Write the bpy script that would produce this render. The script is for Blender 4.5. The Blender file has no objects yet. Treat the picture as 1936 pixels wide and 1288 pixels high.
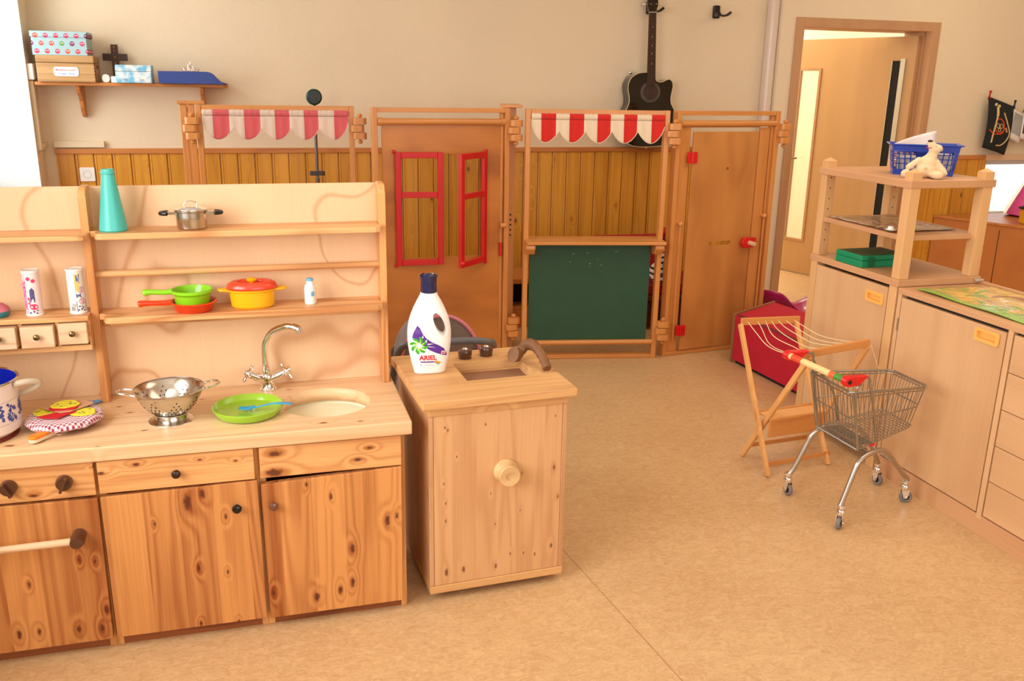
import bpy, bmesh, math, random
from mathutils import Vector, Matrix
random.seed(7)
S = bpy.context.scene
COL = S.collection
PI = math.pi

# ------------------------------------------------------------------ camera
F_PX = 1682.4
cam_d = bpy.data.cameras.new('camera')
cam_d.sensor_width = 36.0
cam_d.lens = F_PX / 1936 * 36.0
cam_d.clip_start = 0.05
cam = bpy.data.objects.new('camera', cam_d)
COL.objects.link(cam)
_p, _r, _y = 0.2818, 0.0167, 0.2765
_f0 = Vector((math.sin(_y), math.cos(_y), 0)); _r0 = Vector((math.cos(_y), -math.sin(_y), 0)); _u0 = Vector((0, 0, 1))
_fw = _f0 * math.cos(_p) - _u0 * math.sin(_p)
_up = _u0 * math.cos(_p) + _f0 * math.sin(_p)
_rt = _r0 * math.cos(_r) + _up * math.sin(_r)
_uu = -_r0 * math.sin(_r) + _up * math.cos(_r)
_m = Matrix((_rt, _uu, -_fw)).transposed().to_4x4()
_m.translation = Vector((0, 0, 1.5))
cam.matrix_world = _m
S.camera = cam

# ------------------------------------------------------------------ world, lights, exposure
S.view_settings.view_transform = 'Standard'
S.view_settings.look = 'None'
S.view_settings.gamma = 1.0
S.view_settings.use_curve_mapping = False
S.view_settings.exposure = -0.10
try:
    S.cycles.use_denoising = True
    S.cycles.max_bounces = 8
    S.cycles.sample_clamp_indirect = 6.0
except Exception:
    pass
w = bpy.data.worlds.new('world'); S.world = w; w.use_nodes = True
wb = w.node_tree.nodes['Background']
wb.inputs[0].default_value = (0.93, 0.97, 1.0, 1); wb.inputs[1].default_value = 2.2

def area(name, loc, target, sx, sy, power, color, spread=PI):
    l = bpy.data.lights.new(name, 'AREA'); l.shape = 'RECTANGLE'; l.size = sx; l.size_y = sy
    l.energy = power; l.color = color; l.spread = spread
    o = bpy.data.objects.new(name, l); COL.objects.link(o); o.location = loc
    d = Vector(target) - Vector(loc)
    o.rotation_euler = d.to_track_quat('-Z', 'Y').to_euler()
    return o
# daylight through the windows of the left wall; fill light added behind the camera
area('daylight_left_far', (-1.75, 4.55, 1.75), (0.6, 4.2, 0.6), 1.9, 1.5, 38, (0.97, 0.98, 1.0))
area('daylight_left_near', (-1.75, 0.9, 1.75), (0.9, 1.3, 0.5), 2.3, 1.5, 96, (0.98, 0.98, 0.98))
area('daylight_behind', (1.6, -2.75, 1.75), (1.8, 2.0, 0.8), 3.6, 1.5, 40, (1.0, 0.96, 0.90))
# warm fill from unseen ceiling lamps; corridor fill added to brighten the next room
area('ceiling_light', (2.3, 2.6, 2.78), (2.3, 2.6, 0), 2.0, 2.0, 30, (1.0, 0.86, 0.66))
area('ceiling_light_far', (4.6, 4.2, 2.78), (4.6, 4.2, 0), 1.4, 1.4, 20, (1.0, 0.87, 0.68))
area('corridor_light', (4.3, 7.0, 2.52), (4.3, 7.0, 0), 1.2, 1.2, 60, (1.0, 0.93, 0.78))

# ------------------------------------------------------------------ materials
def lin(c):
    return tuple(((v / 255 + 0.055) / 1.055) ** 2.4 if v / 255 > 0.04045 else v / 255 / 12.92 for v in c) + (1.0,)
_mc = {}
def mat(name, rgb, rough=0.5, metal=0.0, spec=0.5, trans=0.0, coat=0.0, emit=None, es=1.0, bump=0.0, bscale=200, sss=0.0, var=0.0, alpha=1.0, sheen=0.0):
    if name in _mc: return _mc[name]
    m = bpy.data.materials.new(name); m.use_nodes = True; nt = m.node_tree; b = nt.nodes['Principled BSDF']
    b.inputs['Base Color'].default_value = lin(rgb); b.inputs['Roughness'].default_value = rough
    b.inputs['Metallic'].default_value = metal; b.inputs['Specular IOR Level'].default_value = spec
    b.inputs['Transmission Weight'].default_value = trans; b.inputs['Coat Weight'].default_value = coat
    b.inputs['Alpha'].default_value = alpha; b.inputs['Sheen Weight'].default_value = sheen
    if emit: b.inputs['Emission Color'].default_value = lin(emit); b.inputs['Emission Strength'].default_value = es
    if sss: b.inputs['Subsurface Weight'].default_value = sss; b.inputs['Subsurface Scale'].default_value = 0.02
    tc = nt.nodes.new('ShaderNodeTexCoord')
    if bump:
        n = nt.nodes.new('ShaderNodeTexNoise'); n.inputs['Scale'].default_value = bscale; n.inputs['Detail'].default_value = 3
        nt.links.new(tc.outputs['Object'], n.inputs['Vector'])
        bp = nt.nodes.new('ShaderNodeBump'); bp.inputs['Strength'].default_value = bump; bp.inputs['Distance'].default_value = 0.002
        nt.links.new(n.outputs['Fac'], bp.inputs['Height']); nt.links.new(bp.outputs['Normal'], b.inputs['Normal'])
    if var:
        n = nt.nodes.new('ShaderNodeTexNoise'); n.inputs['Scale'].default_value = 9; n.inputs['Detail'].default_value = 5
        nt.links.new(tc.outputs['Object'], n.inputs['Vector'])
        mx = nt.nodes.new('ShaderNodeMix'); mx.data_type = 'RGBA'
        mx.inputs[6].default_value = lin(tuple(max(0, v * (1 - var)) for v in rgb)); mx.inputs[7].default_value = lin(tuple(min(255, v * (1 + var * .5)) for v in rgb))
        nt.links.new(n.outputs['Fac'], mx.inputs[0]); nt.links.new(mx.outputs[2], b.inputs['Base Color'])
    _mc[name] = m
    return m

class NT:
    """tiny node helper"""
    def __init__(s, m): s.m = m; s.nt = m.node_tree; s.b = s.nt.nodes['Principled BSDF']
    def n(s, t, **k):
        x = s.nt.nodes.new('ShaderNode' + t)
        for a, v in k.items(): setattr(x, a, v)
        return x
    def l(s, a, b): s.nt.links.new(a, b)
    def math(s, op, a, b=None, c=None, clamp=False):
        x = s.n('Math', operation=op); x.use_clamp = clamp
        for i, v in enumerate((a, b, c)):
            if v is None: continue
            if isinstance(v, (int, float)): x.inputs[i].default_value = v
            else: s.l(v, x.inputs[i])
        return x.outputs[0]
    def mr(s, v, a, b, c=0.0, d=1.0, sm=False):
        x = s.n('MapRange'); x.interpolation_type = 'SMOOTHSTEP' if sm else 'LINEAR'
        s.l(v, x.inputs[0])
        for i, q in enumerate((a, b, c, d)): x.inputs[i + 1].default_value = q
        return x.outputs[0]
    def mix(s, f, a, b, blend='MIX'):
        x = s.n('Mix', data_type='RGBA', blend_type=blend)
        for i, v in ((0, f), (6, a), (7, b)):
            if isinstance(v, (int, float)): x.inputs[i].default_value = v
            elif isinstance(v, tuple): x.inputs[i].default_value = v
            else: s.l(v, x.inputs[i])
        return x.outputs[2]
    def noise(s, vec, scale, detail=2, dist=0.0, rough=.5):
        x = s.n('TexNoise'); x.inputs['Scale'].default_value = scale; x.inputs['Detail'].default_value = detail
        x.inputs['Distortion'].default_value = dist; x.inputs['Roughness'].default_value = rough
        s.l(vec, x.inputs['Vector']); return x.outputs['Fac']

def wood(name, c1, c2, ax=2, figure=5.0, freq=7.0, ring=.55, streak=.35, low=.35, knots=0.0, kcol=(110, 55, 25),
         plank=None, rough=.42, stretch=.12, spec=.4, coat=0.0, jitter=.35, power=2.5, ksize=.045, klist=None, kpl=(0, 2), kw_=1.0):
    if name in _mc: return _mc[name]
    m = bpy.data.materials.new(name); m.use_nodes = True; q = NT(m)
    tc = q.n('TexCoord'); oi = q.n('ObjectInfo')
    off = q.math('MULTIPLY', oi.outputs['Random'], 23.7)
    cmb = q.n('CombineXYZ'); 
    for i in range(3): q.l(off, cmb.inputs[i])
    add = q.n('VectorMath', operation='ADD'); q.l(tc.outputs['Object'], add.inputs[0]); q.l(cmb.outputs[0], add.inputs[1])
    vec = add.outputs[0]; tone = None
    if plank:
        sep = q.n('SeparateXYZ'); q.l(tc.outputs['Object'], sep.inputs[0])
        pc = q.math('DIVIDE', sep.outputs[plank[0]], plank[1])
        idx = q.math('FLOOR', pc)
        wn = q.n('TexWhiteNoise', noise_dimensions='1D'); q.l(q.math('ADD', idx, off), wn.inputs['W'])
        sc = q.n('VectorMath', operation='SCALE'); q.l(wn.outputs['Color'], sc.inputs[0]); sc.inputs['Scale'].default_value = 9.0
        a2 = q.n('VectorMath', operation='ADD'); q.l(vec, a2.inputs[0]); q.l(sc.outputs[0], a2.inputs[1]); vec = a2.outputs[0]
        tone = q.math('MULTIPLY', q.math('SUBTRACT', wn.outputs['Value'], .5), jitter)
    def stretched(k):
        mp = q.n('Mapping'); v = [1, 1, 1]; v[ax] = k; mp.inputs['Scale'].default_value = v
        q.l(vec, mp.inputs['Vector']); return mp.outputs[0]
    v1 = stretched(stretch)
    nn = q.noise(v1, figure, 1.5, .25)
    ph = q.math('MULTIPLY', nn, freq)
    kmask = None
    if klist:
        sk = q.n('SeparateXYZ'); q.l(tc.outputs['Object'], sk.inputs[0]); best = None
        jit = q.math('MULTIPLY', q.math('SUBTRACT', q.noise(tc.outputs['Object'], 90, 1), .5), .9)
        for (ka, kb, kr) in klist:
            da = q.math('MULTIPLY', q.math('SUBTRACT', sk.outputs[kpl[0]], ka), 1 / kr); db = q.math('MULTIPLY', q.math('SUBTRACT', sk.outputs[kpl[1]], kb), 1 / kr)
            if kpl[0] == ax: da = q.math('MULTIPLY', da, .45)
            else: db = q.math('MULTIPLY', db, .45)
            d = q.math('SQRT', q.math('ADD', q.math('MULTIPLY', da, da), q.math('MULTIPLY', db, db)))
            best = d if best is None else q.math('MINIMUM', best, d)
        ph = q.math('ADD', ph, q.math('MULTIPLY', q.math('POWER', q.mr(best, .5, 5.0, 1.0, 0.0, True), 2.0), 1.5 * kw_))
        bj = q.math('ADD', best, jit)
        kmask = q.mr(bj, .35, 1.0, .92, 0.0, True); kring = q.mr(best, .7, 2.0, .45 * kw_, 0.0, True)
    elif knots:
        vk = stretched(.55)
        vo = q.n('TexVoronoi'); vo.inputs['Scale'].default_value = knots; vo.inputs['Randomness'].default_value = 1.0
        q.l(vk, vo.inputs['Vector']); d = vo.outputs['Distance']
        warp = q.mr(d, .03, .30, 1.0, 0.0, True)
        ph = q.math('ADD', ph, q.math('MULTIPLY', q.math('POWER', warp, 2.0), 2.2))
        kmask = q.mr(d, .035, .035 + ksize, .9, 0.0, True)
        kring = q.mr(d, .06, .16, .40, 0.0, True)
    sn = q.math('SINE', q.math('MULTIPLY', ph, 6.2832))
    rg = q.math('POWER', q.math('MULTIPLY_ADD', sn, .5, .5), power)
    st = q.noise(stretched(.02), 170, 3)
    lo = q.noise(stretched(.3), 3.2, 3, .4)
    f = q.math('MULTIPLY', rg, ring)
    f = q.math('ADD', f, q.math('MULTIPLY', q.math('SUBTRACT', st, .5), streak * 2))
    f = q.math('ADD', f, q.math('MULTIPLY', q.math('SUBTRACT', lo, .42), low * 2))
    if tone is not None: f = q.math('ADD', f, tone)
    if kmask is not None: f = q.math('ADD', f, kring)
    f = q.math('MAXIMUM', q.math('MINIMUM', f, 1.25), -.25)
    col = q.mix(q.mr(f, -.25, 1.25, 0, 1), lin(tuple(min(255, c * 1.04 + 3) for c in c1)), lin(c2))
    if kmask is not None: col = q.mix(kmask, col, lin(kcol))
    q.l(col, q.b.inputs['Base Color'])
    q.b.inputs['Roughness'].default_value = rough; q.b.inputs['Specular IOR Level'].default_value = spec
    q.b.inputs['Coat Weight'].default_value = coat; q.b.inputs['Coat Roughness'].default_value = .2
    bp = q.n('Bump'); bp.inputs['Strength'].default_value = .12; bp.inputs['Distance'].default_value = .001
    q.l(f, bp.inputs['Height']); q.l(bp.outputs[0], q.b.inputs['Normal'])
    _mc[name] = m
    return m

def wall_mat(name, rgb, bump=.5):
    m = mat(name, rgb, .85, spec=.25); q = NT(m)
    tc = q.n('TexCoord'); h = q.noise(tc.outputs['Object'], 85, 6, .6, .65)
    bp = q.n('Bump'); bp.inputs['Strength'].default_value = bump; bp.inputs['Distance'].default_value = .004
    q.l(h, bp.inputs['Height']); q.l(bp.outputs[0], q.b.inputs['Normal'])
    lo = q.noise(tc.outputs['Object'], 1.6, 4)
    q.l(q.mix(q.mr(lo, .3, .7), lin(tuple(c * .975 for c in rgb)), lin(rgb)), q.b.inputs['Base Color'])
    return m

M_WALL = wall_mat('wall_paint', (236, 217, 186))
M_WALLW = wall_mat('white_render', (244, 244, 238), .7)
M_CEIL = mat('ceiling_paint', (240, 232, 220), .9)
def floor_mat():
    m = mat('marbled_linoleum', (216, 176, 124), .38, spec=.35); q = NT(m)
    tc = q.n('TexCoord'); o = tc.outputs['Object']
    mp = q.n('Mapping'); mp.inputs['Rotation'].default_value = (0, 0, .5); mp.inputs['Scale'].default_value = (1, 1.7, 1); q.l(o, mp.inputs['Vector'])
    a = q.noise(mp.outputs[0], 26, 9, 1.4, .68); b = q.noise(mp.outputs[0], 110, 5, .9, .65); c = q.noise(o, 2.5, 3)
    f = q.math('ADD', q.math('MULTIPLY', a, .55), q.math('ADD', q.math('MULTIPLY', b, .35), q.math('MULTIPLY', c, .15)))
    col = q.mix(q.mr(f, .36, .70, 0, 1, True), lin((194, 152, 106)), lin((222, 186, 138)))
    flk = q.mr(q.noise(mp.outputs[0], 60, 5, 2.4, .7), .60, .72, 0, .5, True)
    col = q.mix(flk, col, lin((164, 122, 86)))
    sep = q.n('SeparateXYZ'); q.l(o, sep.inputs[0])
    # welded seam between two sheets
    t = q.math('MULTIPLY_ADD', sep.outputs[1], .117, sep.outputs[0])
    s1 = q.mr(q.math('ABSOLUTE', q.math('SUBTRACT', t, 1.199)), .0012, .0028, .6, 0)
    col = q.mix(s1, col, lin((150, 108, 60)))
    q.l(col, q.b.inputs['Base Color'])
    return m
M_FLOOR = floor_mat()

PINE_L, PINE_D = (232, 184, 124), (178, 98, 40)
M_PDOOR = wood('oiled_pine_door_middle', (206, 142, 80), (142, 66, 24), 2, 6, 16, .48, .42, .55, klist=[(-0.585,0.415,0.0135),(-0.546,0.436,0.009),(-0.491,0.362,0.0053),(-0.571,0.216,0.006),(-0.497,0.195,0.0037),(-0.579,0.044,0.0045),(-0.478,0.032,0.0045),(-0.671,0.361,0.0037)], kcol=(88, 40, 22), plank=(0, .087), jitter=.85, stretch=.06, power=1.5)
M_PDOOR2 = wood('oiled_pine_door_right', (206, 142, 80), (142, 66, 24), 2, 6, 16, .48, .42, .55, klist=[(-0.156,0.221,0.009),(-0.159,0.114,0.0075),(-0.195,0.095,0.0075),(-0.261,0.083,0.009),(-0.056,0.297,0.009),(-0.029,0.31,0.006),(-0.211,0.392,0.006),(-0.274,0.434,0.0045),(-0.380,0.114,0.0065)], kcol=(88, 40, 22), plank=(0, .087), jitter=.85, stretch=.06, power=1.5)
M_PDOOR3 = wood('oiled_pine_oven_door', (206, 142, 80), (142, 66, 24), 2, 6, 16, .48, .42, .55, klist=[(-0.885,0.078,0.0075),(-0.828,0.071,0.0075),(-0.812,0.127,0.0075),(-1.028,0.086,0.0075),(-0.98,0.086,0.006),(-0.862,0.284,0.0045),(-0.825,0.274,0.0045),(-0.988,0.228,0.0045)], kcol=(88, 40, 22), plank=(0, .087), jitter=.85, stretch=.06, power=1.5)
M_PDRAW = wood('oiled_pine_drawer_middle', (226, 172, 110), (172, 92, 38), 0, 8, 12, .45, .38, .5, klist=[(-0.702,0.537,0.006),(-0.785,0.521,0.006),(-0.545,0.535,0.0037),(-0.455,0.522,0.0037)], kcol=(92, 42, 22), stretch=.07, power=1.8)
M_PDRAW2 = wood('oiled_pine_drawer_right', (226, 172, 110), (172, 92, 38), 0, 8, 12, .45, .38, .5, klist=[(-0.354,0.533,0.0105),(-0.357,0.478,0.0135),(-0.134,0.492,0.0067),(-0.101,0.525,0.0053)], kcol=(92, 42, 22), stretch=.07, power=1.8)
M_PDRAW3 = wood('oiled_pine_control_panel', (226, 172, 110), (172, 92, 38), 0, 8, 12, .45, .38, .5, klist=[(-0.947,0.477,0.0067),(-0.8,0.541,0.003)], kcol=(92, 42, 22), stretch=.07, power=1.8)
M_PTOP = wood('oiled_pine_worktop', (230, 196, 152), (196, 136, 84), 0, 7, 9, .34, .32, .3, klist=[(-0.997,0.051,.008),(-0.771,0.289,.005),(-0.736,0.233,.005),(-0.683,0.083,.005),(-0.55,0.30,.004),(-0.785,-0.004,.003),(-0.22,0.03,.006),(-.30,.33,.004),(-.12,.02,.005)], kpl=(0, 1), kcol=(128, 70, 38), plank=(1, .09), rough=.35, stretch=.05, power=2)
M_PEDGE = wood('oiled_pine_shelf', (226, 178, 120), (176, 100, 46), 0, 8, 7, .65, .35, .4, rough=.38)
M_PEDGEZ = wood('oiled_pine_upright', (224, 168, 104), (170, 92, 40), 2, 8, 6, .6, .35, .4, rough=.38)
M_PLINTH = wood('brown_pine_plinth', (150, 84, 46), (98, 48, 24), 0, 8, 6, .6, .4, .4)
M_PLY = wood('birch_plywood', (234, 200, 158), (190, 124, 78), 2, 2.3, 5.0, .60, .10, .30, stretch=.75, power=60, rough=.4)
M_LPINE = wood('raw_pine_small_drawer', (226, 194, 156), (190, 138, 94), 0, 9, 8, .55, .3, .25, rough=.5)
M_MPINE = wood('pale_pine_front', (218, 172, 122), (180, 120, 74), 2, 7, 9, .35, .28, .35, klist=[(0.048,0.555,0.0032),(0.057,0.547,0.0032),(0.083,0.462,0.0024),(0.044,0.382,0.0032),(0.049,0.319,0.0032),(0.049,0.262,0.0035),(0.051,0.092,0.0072),(0.104,0.093,0.0064),(0.187,0.331,0.0026),(0.201,0.229,0.0026),(0.251,0.122,0.0038),(0.293,0.118,0.0038),(0.384,0.128,0.0054),(0.385,0.391,0.0051),(0.385,0.556,0.0026),(0.401,0.293,0.0038),(0.283,0.385,0.0026),(0.28,0.263,0.0032),(0.169,0.553,0.0024),(0.33,0.108,0.0038),(0.205,0.087,0.0048)], kcol=(120, 72, 46), plank=(0, .0705), jitter=.4, stretch=.06, kw_=.25)
M_MPINEX = wood('pale_pine_board', (216, 168, 110), (176, 118, 72), 0, 7, 8, .4, .3, .3, knots=5, kcol=(116, 66, 42), stretch=.07, ksize=.03)
M_MSIDE = wood('pale_pine_side', (208, 164, 118), (172, 112, 70), 2, 7, 8, .4, .3, .3, plank=(1, .09), knots=9, kcol=(116, 66, 42), stretch=.07, ksize=.02)
M_BEECHO = wood('lacquered_beech', (210, 144, 76), (178, 104, 46), 2, 9, 3, .25, .3, .3, rough=.33, coat=.2)
M_BEECHOX = wood('lacquered_beech_rail', (210, 144, 76), (178, 104, 46), 0, 9, 3, .25, .3, .3, rough=.33, coat=.2)
M_PLYO = wood('orange_lacquered_plywood', (206, 134, 56), (146, 74, 22), 0, 3.4, 2.6, .36, .10, 1.1, stretch=.5, power=2.2, rough=.33, coat=.25)
M_PLYO2 = wood('lacquered_plywood_door', (204, 140, 72), (154, 88, 38), 2, 3.4, 3.2, .34, .14, .9, stretch=.35, power=2.5, rough=.33, coat=.25)
M_WAINS = wood('yellow_pine_boards', (214, 152, 50), (166, 98, 26), 2, 8, 7, .32, .28, .35, knots=6.5, kcol=(84, 66, 34), rough=.35, coat=.2, plank=(0, .0995), jitter=.6, stretch=.07, ksize=.025)
M_BEECH = wood('beech_veneer', (214, 172, 126), (184, 132, 88), 2, 3.0, 4.0, .25, .22, .45, stretch=.05, rough=.42)
M_BEECHX = wood('beech_edge', (204, 156, 112), (180, 126, 84), 1, 5, 3, .25, .3, .3, rough=.42)
M_BEECHZ = wood('beech_post', (218, 172, 118), (192, 138, 86), 2, 5, 3, .25, .3, .3, rough=.42)
M_DOORV = wood('beech_door_veneer', (200, 160, 112), (176, 130, 84), 2, 2.4, 3, .25, .15, .4, stretch=.06, rough=.45)
M_DFRAME = wood('beech_door_frame', (190, 146, 106), (164, 114, 76), 2, 4, 3, .25, .2, .3, rough=.45)
M_CUP = wood('orange_beech_cupboard', (190, 120, 58), (166, 94, 38), 0, 3, 3, .25, .15, .4, rough=.4)
M_SHELFW = wood('brown_pine_wall_shelf', (200, 130, 66), (156, 84, 34), 0, 9, 5, .4, .3, .3, rough=.38)
M_RACK = wood('rack_pine', (228, 172, 106), (196, 128, 62), 2, 8, 4, .35, .3, .3, knots=3, rough=.45)
M_RACKX = wood('rack_pine_bar', (208, 142, 76), (176, 104, 46), 0, 8, 4, .35, .3, .3, knots=4, rough=.45)
M_BOXW = wood('slatted_box_wood', (184, 144, 92), (134, 88, 48), 0, 7, 6, .5, .4, .3, plank=(2, .045), jitter=.5)
M_DARKKNOB = mat('dark_brown_wood_knob', (84, 48, 30), .28, coat=.4)
M_BRASS = mat('aged_brass', (120, 100, 66), .3, 1.0)
M_CHROME = mat('chrome', (235, 235, 235), .07, 1.0)
M_STEEL = mat('brushed_steel', (205, 200, 192), .2, 1.0)
M_WIRE = mat('galvanised_wire', (165, 162, 155), .33, 1.0)
M_BLACK = mat('black_gap', (18, 14, 12), .8)
M_BLKPL = mat('black_plastic', (22, 22, 24), .3)
M_WHITE = mat('white_plastic', (245, 243, 238), .3)
M_REDP = mat('red_plastic', (214, 26, 24), .3)
M_REDPAINT = mat('red_paint', (204, 14, 20), .42, coat=.1, var=.12)

# ------------------------------------------------------------------ geometry helpers
class MB:
    def __init__(s): s.bm = bmesh.new(); s.mi = 0
    def _f(s, vs, smooth=False):
        try:
            f = s.bm.faces.new(vs); f.material_index = s.mi; f.smooth = smooth; return f
        except ValueError: return None
    def box(s, x0, y0, z0, x1, y1, z1, M=None):
        c = [Vector((x, y, z)) for x in (x0, x1) for y in (y0, y1) for z in (z0, z1)]
        if M is not None: c = [M @ v for v in c]
        v = [s.bm.verts.new(p) for p in c]
        for a in ((0, 1, 3, 2), (4, 6, 7, 5), (0, 4, 5, 1), (2, 3, 7, 6), (0, 2, 6, 4), (1, 5, 7, 3)): s._f([v[i] for i in a])
        return s
    def beam(s, p0, p1, wx, wy, upv=(0, 0, 1)):
        p0, p1 = Vector(p0), Vector(p1); d = (p1 - p0); L = d.length; d.normalize()
        u = Vector(upv); sd = d.cross(u)
        if sd.length < 1e-4: sd = d.cross(Vector((0, 1, 0)))
        sd.normalize(); u = sd.cross(d).normalized()
        M = Matrix((sd, d, u)).transposed().to_4x4(); M.translation = p0
        return s.box(-wx / 2, 0, -wy / 2, wx / 2, L, wy / 2, M)
    def tube(s, pts, r, n=8, closed=False, cap=True):
        P = [Vector(p) for p in pts]; N = len(P); R = r if isinstance(r, (list, tuple)) else [r] * N
        T = []
        for i in range(N):
            a = P[(i - 1) % N] if (closed or i > 0) else P[i]; b = P[(i + 1) % N] if (closed or i < N - 1) else P[i]
            t = (b - a); T.append(t.normalized() if t.length > 0 else Vector((0, 0, 1)))
        ref = Vector((0, 0, 1)) if abs(T[0].z) < .9 else Vector((1, 0, 0))
        nrm = T[0].cross(ref).normalized(); rings = []
        for i in range(N):
            nrm = (nrm - T[i] * nrm.dot(T[i])).normalized(); bi = T[i].cross(nrm)
            rings.append([s.bm.verts.new(P[i] + (nrm * math.cos(2 * PI * k / n) + bi * math.sin(2 * PI * k / n)) * R[i]) for k in range(n)])
        for i in range(N if closed else N - 1):
            a, b = rings[i], rings[(i + 1) % N]
            for k in range(n): s._f([a[k], a[(k + 1) % n], b[(k + 1) % n], b[k]], True)
        if cap and not closed: s._f(rings[0][::-1]); s._f(rings[-1])
        return s
    def cyl(s, p0, p1, r0, r1=None, n=20): return s.tube([p0, p1], [r0, r0 if r1 is None else r1], n)
    def lathe(s, prof, c=(0, 0, 0), n=36, M=None, sx=1, sy=1, closed=False, a0=0, a1=2 * PI):
        c = Vector(c); rings = []; full = abs(a1 - a0 - 2 * PI) < 1e-5; K = n if full else n + 1
        for r, z in prof:
            ring = []
            if r < 1e-6:
                p = c + Vector((0, 0, z)); ring = [s.bm.verts.new(M @ p if M is not None else p)] * K
            else:
                for k in range(K):
                    a = a0 + (a1 - a0) * k / n; p = c + Vector((r * math.cos(a) * sx, r * math.sin(a) * sy, z))
                    ring.append(s.bm.verts.new(M @ p if M is not None else p))
            rings.append(ring)
        L = len(rings)
        for i in range(L if closed else L - 1):
            a, b = rings[i], rings[(i + 1) % L]
            for k in range(n):
                k2 = (k + 1) % K
                vs = []
                for v in (a[k], a[k2], b[k2], b[k]):
                    if v not in vs: vs.append(v)
                if len(vs) > 2: s._f(vs, True)
        return s
    def prism(s, poly, t0, t1, plane='xz', M=None, smooth=False):
        def mk(a, b, t):
            p = {'xz': (a, t, b), 'xy': (a, b, t), 'yz': (t, a, b)}[plane]; p = Vector(p)
            return s.bm.verts.new(M @ p if M is not None else p)
        A = [mk(a, b, t0) for a, b in poly]; B = [mk(a, b, t1) for a, b in poly]; n = len(poly)
        s._f(A); s._f(B[::-1])
        for i in range(n): s._f([A[i], B[i], B[(i + 1) % n], A[(i + 1) % n]], smooth)
        return s
    def sph(s, c, r, M=None, nu=20, nv=12):
        rx, ry, rz = (r, r, r) if isinstance(r, (int, float)) else r
        prof = [(math.sin(PI * i / nv), -math.cos(PI * i / nv)) for i in range(nv + 1)]
        T = Matrix.Translation(c) @ (M.to_4x4() if M is not None else Matrix.Identity(4)) @ Matrix.Diagonal((rx, ry, rz, 1))
        return s.lathe([(max(a, 0), b) for a, b in prof], n=nu, M=T)
    def grid(s, f, nu, nv, smooth=True, mi=None):
        V = [[s.bm.verts.new(f(i / nu, j / nv)) for j in range(nv + 1)] for i in range(nu + 1)]
        for i in range(nu):
            for j in range(nv):
                fc = s._f([V[i][j], V[i + 1][j], V[i + 1][j + 1], V[i][j + 1]], smooth)
                if mi and fc: fc.material_index = mi((i + .5) / nu, (j + .5) / nv)
        return s

def cr(pts, k=6, closed=False):
    P = [Vector(p) for p in pts]; n = len(P); out = []
    for i in range(n if closed else n - 1):
        g = lambda j: P[j % n] if closed else P[max(0, min(n - 1, j))]
        a, b, c, d = g(i - 1), g(i), g(i + 1), g(i + 2)
        for t in range(k):
            t /= k
            out.append(.5 * ((2 * b) + (c - a) * t + (2 * a - 5 * b + 4 * c - d) * t * t + (3 * b - a - 3 * c + d) * t ** 3))
    if not closed: out.append(P[-1])
    return out
def rrect(x0, y0, x1, y1, r, n=5):
    o = []
    for cx, cy, a in ((x1 - r, y1 - r, 0), (x0 + r, y1 - r, 90), (x0 + r, y0 + r, 180), (x1 - r, y0 + r, 270)):
        for k in range(n + 1):
            t = math.radians(a + 90 * k / n); o.append((cx + r * math.cos(t), cy + r * math.sin(t)))
    return o

def link(name, me, mats, parent, bevel, seg, solid, sub, smooth):
    o = bpy.data.objects.new(name, me); COL.objects.link(o)
    for m in (mats if isinstance(mats, (list, tuple)) else [mats]): me.materials.append(m)
    if solid: md = o.modifiers.new('solid', 'SOLIDIFY'); md.thickness = solid; md.offset = 0
    if bevel: md = o.modifiers.new('bevel', 'BEVEL'); md.width = bevel; md.segments = seg; md.limit_method = 'ANGLE'; md.angle_limit = math.radians(40)
    if sub: md = o.modifiers.new('sub', 'SUBSURF'); md.levels = sub; md.render_levels = sub
    if parent is not None: o.parent = parent
    return o
def part(name, mb, mats, root=None, bevel=0.0, seg=2, solid=0, sub=0, world=False, label=None, auto=35):
    """link the builder as ONE mesh; world=True: coordinates are world ones and get moved into the root's frame"""
    bmesh.ops.recalc_face_normals(mb.bm, faces=mb.bm.faces[:])
    if world and root is not None:
        r = root; M = Matrix.Identity(4)
        while r is not None: M = r.matrix_basis @ M; r = r.parent
        bmesh.ops.transform(mb.bm, matrix=M.inverted(), verts=mb.bm.verts[:])
    me = bpy.data.meshes.new(name); mb.bm.to_mesh(me); mb.bm.free()
    if auto and any(p.use_smooth for p in me.polygons):
        me.set_sharp_from_angle(angle=math.radians(auto))
    o = link(name, me, mats, root, bevel, seg, solid, sub, True)
    if label: o['label'] = label
    return o
def thing(name, label, cat, loc=(0, 0, 0), rz=0.0, group=None, rot=None):
    o = bpy.data.objects.new(name, None); COL.objects.link(o); o.location = loc
    o.rotation_euler = rot if rot else (0, 0, rz); o.empty_display_size = .05
    o['label'] = label; o['category'] = cat
    if group: o['group'] = group
    return o
def single(name, label, cat, mb, mats, loc=None, group=None, **k):
    if loc is not None:
        bmesh.ops.transform(mb.bm, matrix=Matrix.Translation(-Vector(loc)), verts=mb.bm.verts[:])
    o = part(name, mb, mats, None, **k)
    if loc is not None: o.location = loc
    o['label'] = label; o['category'] = cat
    if group: o['group'] = group
    return o
def struct(name, mb, mats, parent=None, **k):
    o = part(name, mb, mats, parent, **k)
    if parent is None: o['kind'] = 'structure'
    return o
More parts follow.
